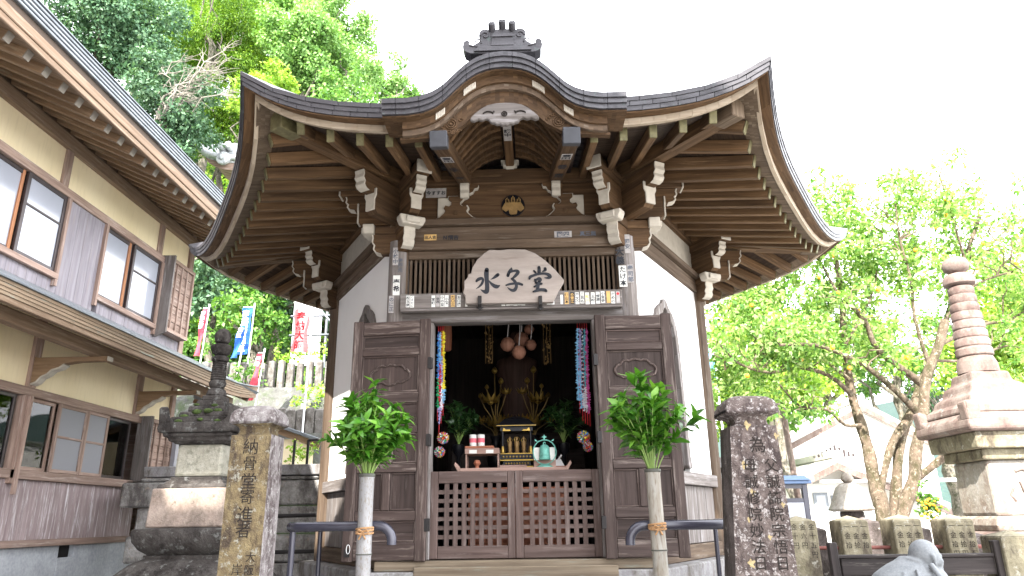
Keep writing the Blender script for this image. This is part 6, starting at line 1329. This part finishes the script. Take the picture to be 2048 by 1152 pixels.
LM = {'dark': leafmat('dark_blue_green_leaf', [(0.044, 0.106, 0.056), (0.069, 0.150, 0.077), (0.106, 0.206, 0.106), (0.150, 0.250, 0.138)], .25),
      'conifer': leafmat('yellow_green_needle', [(0.062, 0.156, 0.018), (0.112, 0.237, 0.022), (0.175, 0.325, 0.027), (0.250, 0.400, 0.037)], .35),
      'light': leafmat('pale_camphor_leaf', [(0.125, 0.263, 0.069), (0.175, 0.338, 0.094), (0.237, 0.413, 0.125), (0.312, 0.488, 0.175)], .35),
      'mid': leafmat('mid_green_leaf', [(0.056, 0.156, 0.027), (0.094, 0.219, 0.040), (0.138, 0.281, 0.053), (0.188, 0.338, 0.069)], .35),
      'fresh': leafmat('fresh_green_leaf', [(0.125, 0.250, 0.025), (0.200, 0.362, 0.037), (0.300, 0.463, 0.062), (0.400, 0.525, 0.100)], .4),
      'orange_tree': leafmat('sunlit_citrus_leaf', [(.07, .18, .045), (.15, .30, .065), (.25, .40, .11), (.36, .50, .19), (.48, .58, .32)], .6, .28)}
def hill_tree(label, px, py, yd, rx, rz, kind, seed, ncl=34, per=1000, lsz=.15, name='forest_tree', grp='trees on the wooded slope', ry=None, trunk=True, base=None, cat='tree'):
    q = random.Random(seed); rng = np.random.default_rng(seed); c = at(px, py, yd); bz = hillz(c.x, yd)-.3 if base is None else base
    o = empty(name, (c.x, yd, bz), label, cat, grp); ry = ry or rx*.8; cs, rs = [], []
    for i in range(ncl):
        d = V(q.gauss(0, 1), q.gauss(0, 1), q.gauss(0, 1)).normalized(); f = q.random()**.45*.92; cc = c+V(d.x*rx*f, d.y*ry*f, d.z*rz*f)
        cs.append(np.array(cc)); rs.append(q.uniform(.20, .34)*min(rx, rz)*(1.15-.3*f))
    if trunk:
        mb = MB(); top = c+V(0, ry*.25, rz*.1); limb(mb, (c.x+q.uniform(-.3, .3), yd, bz), top, rx*.085+.05, rx*.03, q, .04, 7)
        for k in range(6):
            t = Vector(cs[q.randrange(ncl)]); s = lerp(V(c.x, yd, bz), top, q.uniform(.45, .95)); limb(mb, s, t, rx*.03+.015, .012, q, .12)
        mb.build('trunk', bark, o, smooth=60)
    P, D, Nn, L_ = clump_leaves(cs, rs, per*(.15/lsz)**1.5, lsz, rng, .35 if kind == 'conifer' else .15); leaf_mesh('crown', P, D, Nn, L_, .30 if kind != 'conifer' else .16, LM[kind], o)
    return o
T = hill_tree
T('big dark blue-green tree filling the upper left above the house roof', 215, 75, 21, 3.0, 2.9, 'dark', 1, 46)
T('dark blue-green tree bulging beside the house eave', 325, 215, 20, 2.0, 2.2, 'dark', 2, 38)
T('dark blue-green tree low by the end of the house eave', 305, 330, 19.4, 1.25, 1.4, 'dark', 3, 26)
T('yellow-green conifer at the top of the picture left of centre', 430, 40, 27, 2.8, 3.1, 'conifer', 4, 44)
T('yellow-green conifer above the curled roof tip', 500, 110, 29, 2.2, 3.2, 'conifer', 5, 36)
T('drooping yellow-green cedar left of the curled roof tip', 445, 255, 24, 1.9, 2.4, 'conifer', 6, 36)
T('dark conifer peeping over the pale camphor crown', 610, 15, 32, 2.6, 2.2, 'mid', 7, 30)
T('large pale green camphor tree with billowing crown', 600, 105, 24.5, 2.2, 2.2, 'light', 8, 46)
T('pale green camphor tree reaching highest against the sky', 668, 55, 27, 2.0, 2.4, 'light', 9, 44)
T('pale green camphor crown right of the tallest one', 690, 150, 25, 1.9, 1.3, 'light', 10, 36)
T('pale green tree at the right end of the forest edge', 770, 165, 26.5, 1.5, 1.3, 'light', 11, 30)
T('loose thin tree tip farthest right on the forest edge', 822, 190, 28, .8, 1.0, 'mid', 12, 16)
T('bushy bright tree behind the left roof tip', 540, 190, 23, 1.6, 1.4, 'fresh', 13, 30)
T('bushy green tree hidden behind the hall roof', 700, 240, 22.5, 2.6, 1.6, 'mid', 14, 36)
T('dark tree in the hollow left of the sheeted scaffold', 560, 560, 18.2, 1.9, 1.3, 'dark', 15, 34)
T('mid green tree growing behind the blue banners', 520, 620, 17.4, 1.2, 1.0, 'mid', 16, 28, 1000, .13)
T('dark tree beside the narrow red banner', 420, 570, 18.5, 1.3, 1.3, 'dark', 17, 26)
T('mid green tree under the grey temple roof corner', 385, 425, 19.6, .95, 1.0, 'mid', 18, 24)
T('bright bushy tree behind the bare branches', 385, 120, 30, 2.6, 2.6, 'fresh', 19, 36)
T('green tree far up the slope at the top edge', 300, 10, 31, 3.0, 2.6, 'conifer', 20, 36)
T('dim green tree in the gap above the lantern spire', 640, 640, 19, 1.6, 1.3, 'dark', 21, 24)
T('tall shadowy conifer on the ridge behind the yellow-green ones', 480, 15, 37, 4.2, 3.6, 'mid', 22, 40)
T('yellow-green conifer far up behind the big dark tree', 345, 50, 35, 3.6, 3.4, 'conifer', 23, 40)
T('green crown filling the slope behind the pale camphors', 640, 140, 33, 3.6, 2.2, 'mid', 24, 36)
# leafless grey tree
q = random.Random(5); c = at(365, 150, 19.2); o = empty('bare_tree', (c.x, 19.2, hillz(c.x, 19.2)), 'leafless pale grey tree with spreading twigs among the green crowns', 'tree')
mb = MB(); b0 = V(c.x-.7, 19.2, c.z-1.6); limb(mb, (c.x-.9, 19.2, hillz(c.x, 19.2)-.3), b0, .12, .08, q)
for k in range(13):
    e = c+V(q.uniform(-.6, 1.6), q.uniform(-.4, .6), q.uniform(-.7, .8)); pp = limb(mb, b0+V(q.uniform(0, .3), 0, q.uniform(0, .4)), e, .035, .012, q, .14)
    for j in range(5):
        s = pp[q.randrange(2, 6)]; e2 = s+V(q.uniform(-.3, .8), q.uniform(-.3, .3), q.uniform(-.3, .5)); p2 = limb(mb, s, e2, .018, .006, q, .15, 4)
        for m in range(3): limb(mb, p2[q.randrange(1, 4)], p2[-1]+V(q.uniform(-.3, .4), q.uniform(-.2, .2), q.uniform(-.25, .3)), .008, .004, q, .15, 3)
mb.build('branches', plain('grey_dead_wood', (.22, .20, .17), .9), o, smooth=60)
# shrubs
def shrub(label, px, py, yd, rx, rz, kind, seed, lsz=.09, grp='shrubs by the stone fences', ncl=16, per=900): return hill_tree(label, px, py, yd, rx, rz, kind, seed, ncl, per, lsz, 'shrub', grp, None, False, at(px, py, yd).z-rz, 'shrub')
shrub('bright feathery shrub spilling over the upper stone fence', 585, 707, 15.6, .75, .28, 'fresh', 31); shrub('yellow-green shrub on the upper fence beside the hall', 640, 700, 15.7, .7, .26, 'fresh', 32)
shrub('green shrub at the foot of the blue banners', 505, 742, 14.9, .45, .35, 'mid', 33); shrub('leafy shrub hanging down the rubble wall beside the hall', 630, 792, 14.3, .5, .32, 'fresh', 34); shrub('shrub under the narrow red banner', 400, 690, 16.2, .6, .45, 'mid', 35)
shrub('sunlit shrub on the terrace behind the black rail', 600, 905, 10.2, .25, .2, 'fresh', 36, .06); shrub('low green shrub at the lower fence row', 640, 850, 13.2, .5, .3, 'mid', 37)
# citrus tree on the right
q = random.Random(12); rng = np.random.default_rng(12); tb = V(4.9, 10.6, GZ)
ct = empty('citrus_tree', tb, 'spreading citrus tree with mottled forked trunks and sunlit yellow-green leaves', 'tree')
mb = MB()
def pth(pts_, r0, r1, yd=10.6, dy=0.0):
    P_ = [at(px, py, yd+dy*i/(len(pts_)-1)) for i, (px, py) in enumerate(pts_)]; n = len(P_); pp = []
    for i in range(n-1):
        for j in range(3):
            t = j/3; a_, b_, c_, d_ = P_[max(0, i-1)], P_[i], P_[i+1], P_[min(n-1, i+2)]
            pp.append(.5*((2*b_)+(c_-a_)*t+(2*a_-5*b_+4*c_-d_)*t*t+(3*b_-a_-3*c_+d_)*t**3))
    pp.append(P_[-1]); m = len(pp); r0 *= .62; mb.tube(pp, [lerp(r0, r1, (i/(m-1))**.8)*(1+.08*math.sin(i*1.7)) for i in range(m)], 10); return pp
tips = []
A = pth([(1770, 1150), (1766, 1030), (1748, 960), (1738, 905), (1722, 850), (1704, 790), (1690, 700), (1684, 600), (1672, 520), (1660, 440)], .20, .03, 10.6, .5)
B = pth([(1785, 1150), (1790, 1030), (1794, 950), (1800, 890), (1820, 830), (1842, 765), (1872, 700), (1905, 600), (1930, 520), (1960, 430)], .15, .03, 10.7, .2)
Cc = pth([(1800, 1150), (1805, 1030), (1828, 960), (1832, 900), (1846, 840), (1852, 760), (1878, 690), (1890, 640)], .16, .06, 10.4, -.3)
pth([(1828, 960), (1862, 935), (1900, 905), (1955, 870)], .09, .05, 10.4, -.3); pth([(1757, 1000), (1772, 930), (1785, 885), (1808, 850), (1835, 800)], .07, .07, 10.62, .05)
for pts_, r0, r1, dy in (([(1848, 770), (1800, 735), (1755, 700), (1728, 640), (1690, 600)], .10, .03, -.7), ([(1840, 830), (1790, 780), (1735, 735), (1690, 712), (1630, 690), (1560, 690)], .085, .02, -1.0), ([(1704, 790), (1660, 752), (1600, 735), (1540, 745), (1480, 728), (1440, 690)], .065, .012, -.8), ([(1700, 760), (1640, 715), (1585, 690), (1520, 640)], .05, .012, .6), ([(1722, 850), (1690, 850), (1655, 820), (1600, 812), (1560, 770)], .045, .012, -.5), ([(1860, 735), (1830, 640), (1822, 560), (1800, 480), (1790, 400)], .05, .012, -.3), ([(1880, 690), (1960, 650), (2020, 640), (2080, 600)], .05, .015, .3), ([(1905, 600), (1970, 560), (2040, 540)], .04, .012, -.4), ([(1684, 600), (1640, 520), (1610, 420)], .035, .01, .3), ([(1690, 690), (1740, 600), (1760, 500), (1770, 400)], .035, .01, .8), ([(1930, 520), (1900, 420), (1880, 350)], .03, .01, 0), ([(1850, 720), (1940, 720), (2020, 690), (2090, 720)], .04, .012, .6), ([(1600, 735), (1560, 700), (1500, 700), (1450, 740)], .03, .008, -.2), ([(1890, 640), (1990, 480), (2060, 430)], .03, .01, .5)):
    pp = pth(pts_, r0, r1, 10.5, dy); tips += pp[len(pp)//2:]
    for k in range(7):
        s = pp[q.randrange(len(pp)//3, len(pp))]; e = s+V(q.uniform(-.5, .5), q.uniform(-.4, .4), q.uniform(-.1, .6)); limb(mb, s, e, .014, .005, q, .15, 4); tips.append(e)
tips += A[-8:]+B[-10:]
mb.build('trunk', barkp, ct, smooth=60)
cs, rs = [], []
ELL = [((4.3, 10.7, 4.1), (1.5, 1.1, 1.25), 60), ((6.0, 10.8, 4.45), (1.7, 1.2, 1.15), 62), ((7.5, 10.8, 3.7), (1.0, 1.0, 1.4), 34), ((3.45, 10.4, 2.55), (.95, .8, .75), 34), ((4.5, 10.2, 2.5), (1.0, .7, .7), 16), ((5.6, 10.9, 3.2), (1.1, .9, .7), 16), ((3.1, 10.3, 1.75), (.5, .5, .45), 8), ((7.3, 11.2, 2.2), (.9, .8, .7), 12), ((4.0, 11.3, 3.3), (1.4, .5, 1.0), 26), ((5.6, 11.5, 4.0), (1.8, .5, 1.2), 34), ((3.1, 11.0, 2.3), (.6, .5, .7), 14)]
for c, r, n in ELL:
    for i in range(n):
        d = V(q.gauss(0, 1), q.gauss(0, 1), q.gauss(0, 1)).normalized(); f = q.random()**.4; cs.append(np.array([c[k]+d[k]*r[k]*f for k in range(3)])); rs.append(q.uniform(.14, .30))
for t in tips[::2]: cs.append(np.array(t)); rs.append(q.uniform(.10, .2))
P, D, Nn, L_ = clump_leaves(cs, rs, 2000, .085, rng, .25, .8); leaf_mesh('crown', P, D, Nn, L_, .27, LM['orange_tree'], ct)
orm = plain('ripe_orange_peel', (.80, .32, .02), .5)
for k in range(46):
    c = Vector(cs[q.randrange(len(cs))])+V(q.uniform(-.2, .2), q.uniform(-.25, .0), q.uniform(-.2, .1)); mb = MB(); mb.sphere(c, .032, 8, 6); mb.build('orange_fruit', orm, ct, smooth=80)
# greenery beyond the right side
for i, (px, py, yd, rx, rz, kd, lb) in enumerate(((1450, 760, 15, 1.3, 1.2, 'fresh', 'sunlit leafy bush just right of the hall'), (1530, 700, 17, 1.6, 1.5, 'fresh', 'sunlit yellow-green tree behind the citrus branches'), (1640, 690, 24, 3.0, 2.0, 'fresh', 'sunny green tree beyond the white house ridge'), (1790, 700, 27, 3.2, 1.9, 'mid', 'mid green tree beyond the forked trunks'), (1990, 690, 24, 2.6, 2.4, 'fresh', 'sunny green tree behind the pale stone pagoda'), (1545, 800, 19, 1.2, 1.3, 'mid', 'green tree left of the white house'), (2080, 600, 20, 2.0, 2.6, 'fresh', 'leafy green tree at the right edge behind the pagoda spire'), (1880, 770, 30, 3.5, 1.4, 'dark', 'dark green tree far behind the pagoda roof'))):
    T(lb, px, py, yd, rx, rz, kd, 50+i, 34, 1000, .17, 'leafy_tree', 'trees beyond the white houses', None, True, GZ)
hb_ = shrub('small shrub with orange and yellow berries beside the pagoda base', 1858, 1000, 8.6, .16, .22, 'mid', 70, .06, None, 14, 2600)
for k in range(40):
    c = at(1858, 1012, 8.45)+V(q.uniform(-.13, .13), q.uniform(-.05, .05), q.uniform(-.16, .08)); mb = MB(); mb.sphere(c, .014, 6, 5); mb.build('berry', orm if k % 2 else PC['yellow'], hb_, smooth=80)
# understorey covering the wooded slope
q = random.Random(77); rng = np.random.default_rng(77); cs, rs = [], []
while len(cs) < 620:
    y = 17.8+36*q.random()**1.4; x = q.uniform(-34, 9)
    z = hillz(x, y)
    if z < 1.2: continue
    r = q.uniform(.7, 1.35)*(1+.02*(y-18)); cs.append(np.array([x, y, z+.15*r])); rs.append(r)
for nm, mt, sl in (('undergrowth', LM['mid'], slice(0, 620, 2)), ('undergrowth', LM['fresh'], slice(1, 620, 4)), ('undergrowth', LM['dark'], slice(3, 620, 4))):
    P, D, Nn, L_ = clump_leaves(cs[sl], rs[sl], 330, .22, rng, .1, .7); tag(leaf_mesh(nm, P, D, Nn, L_, .3, mt, None), kind='stuff')
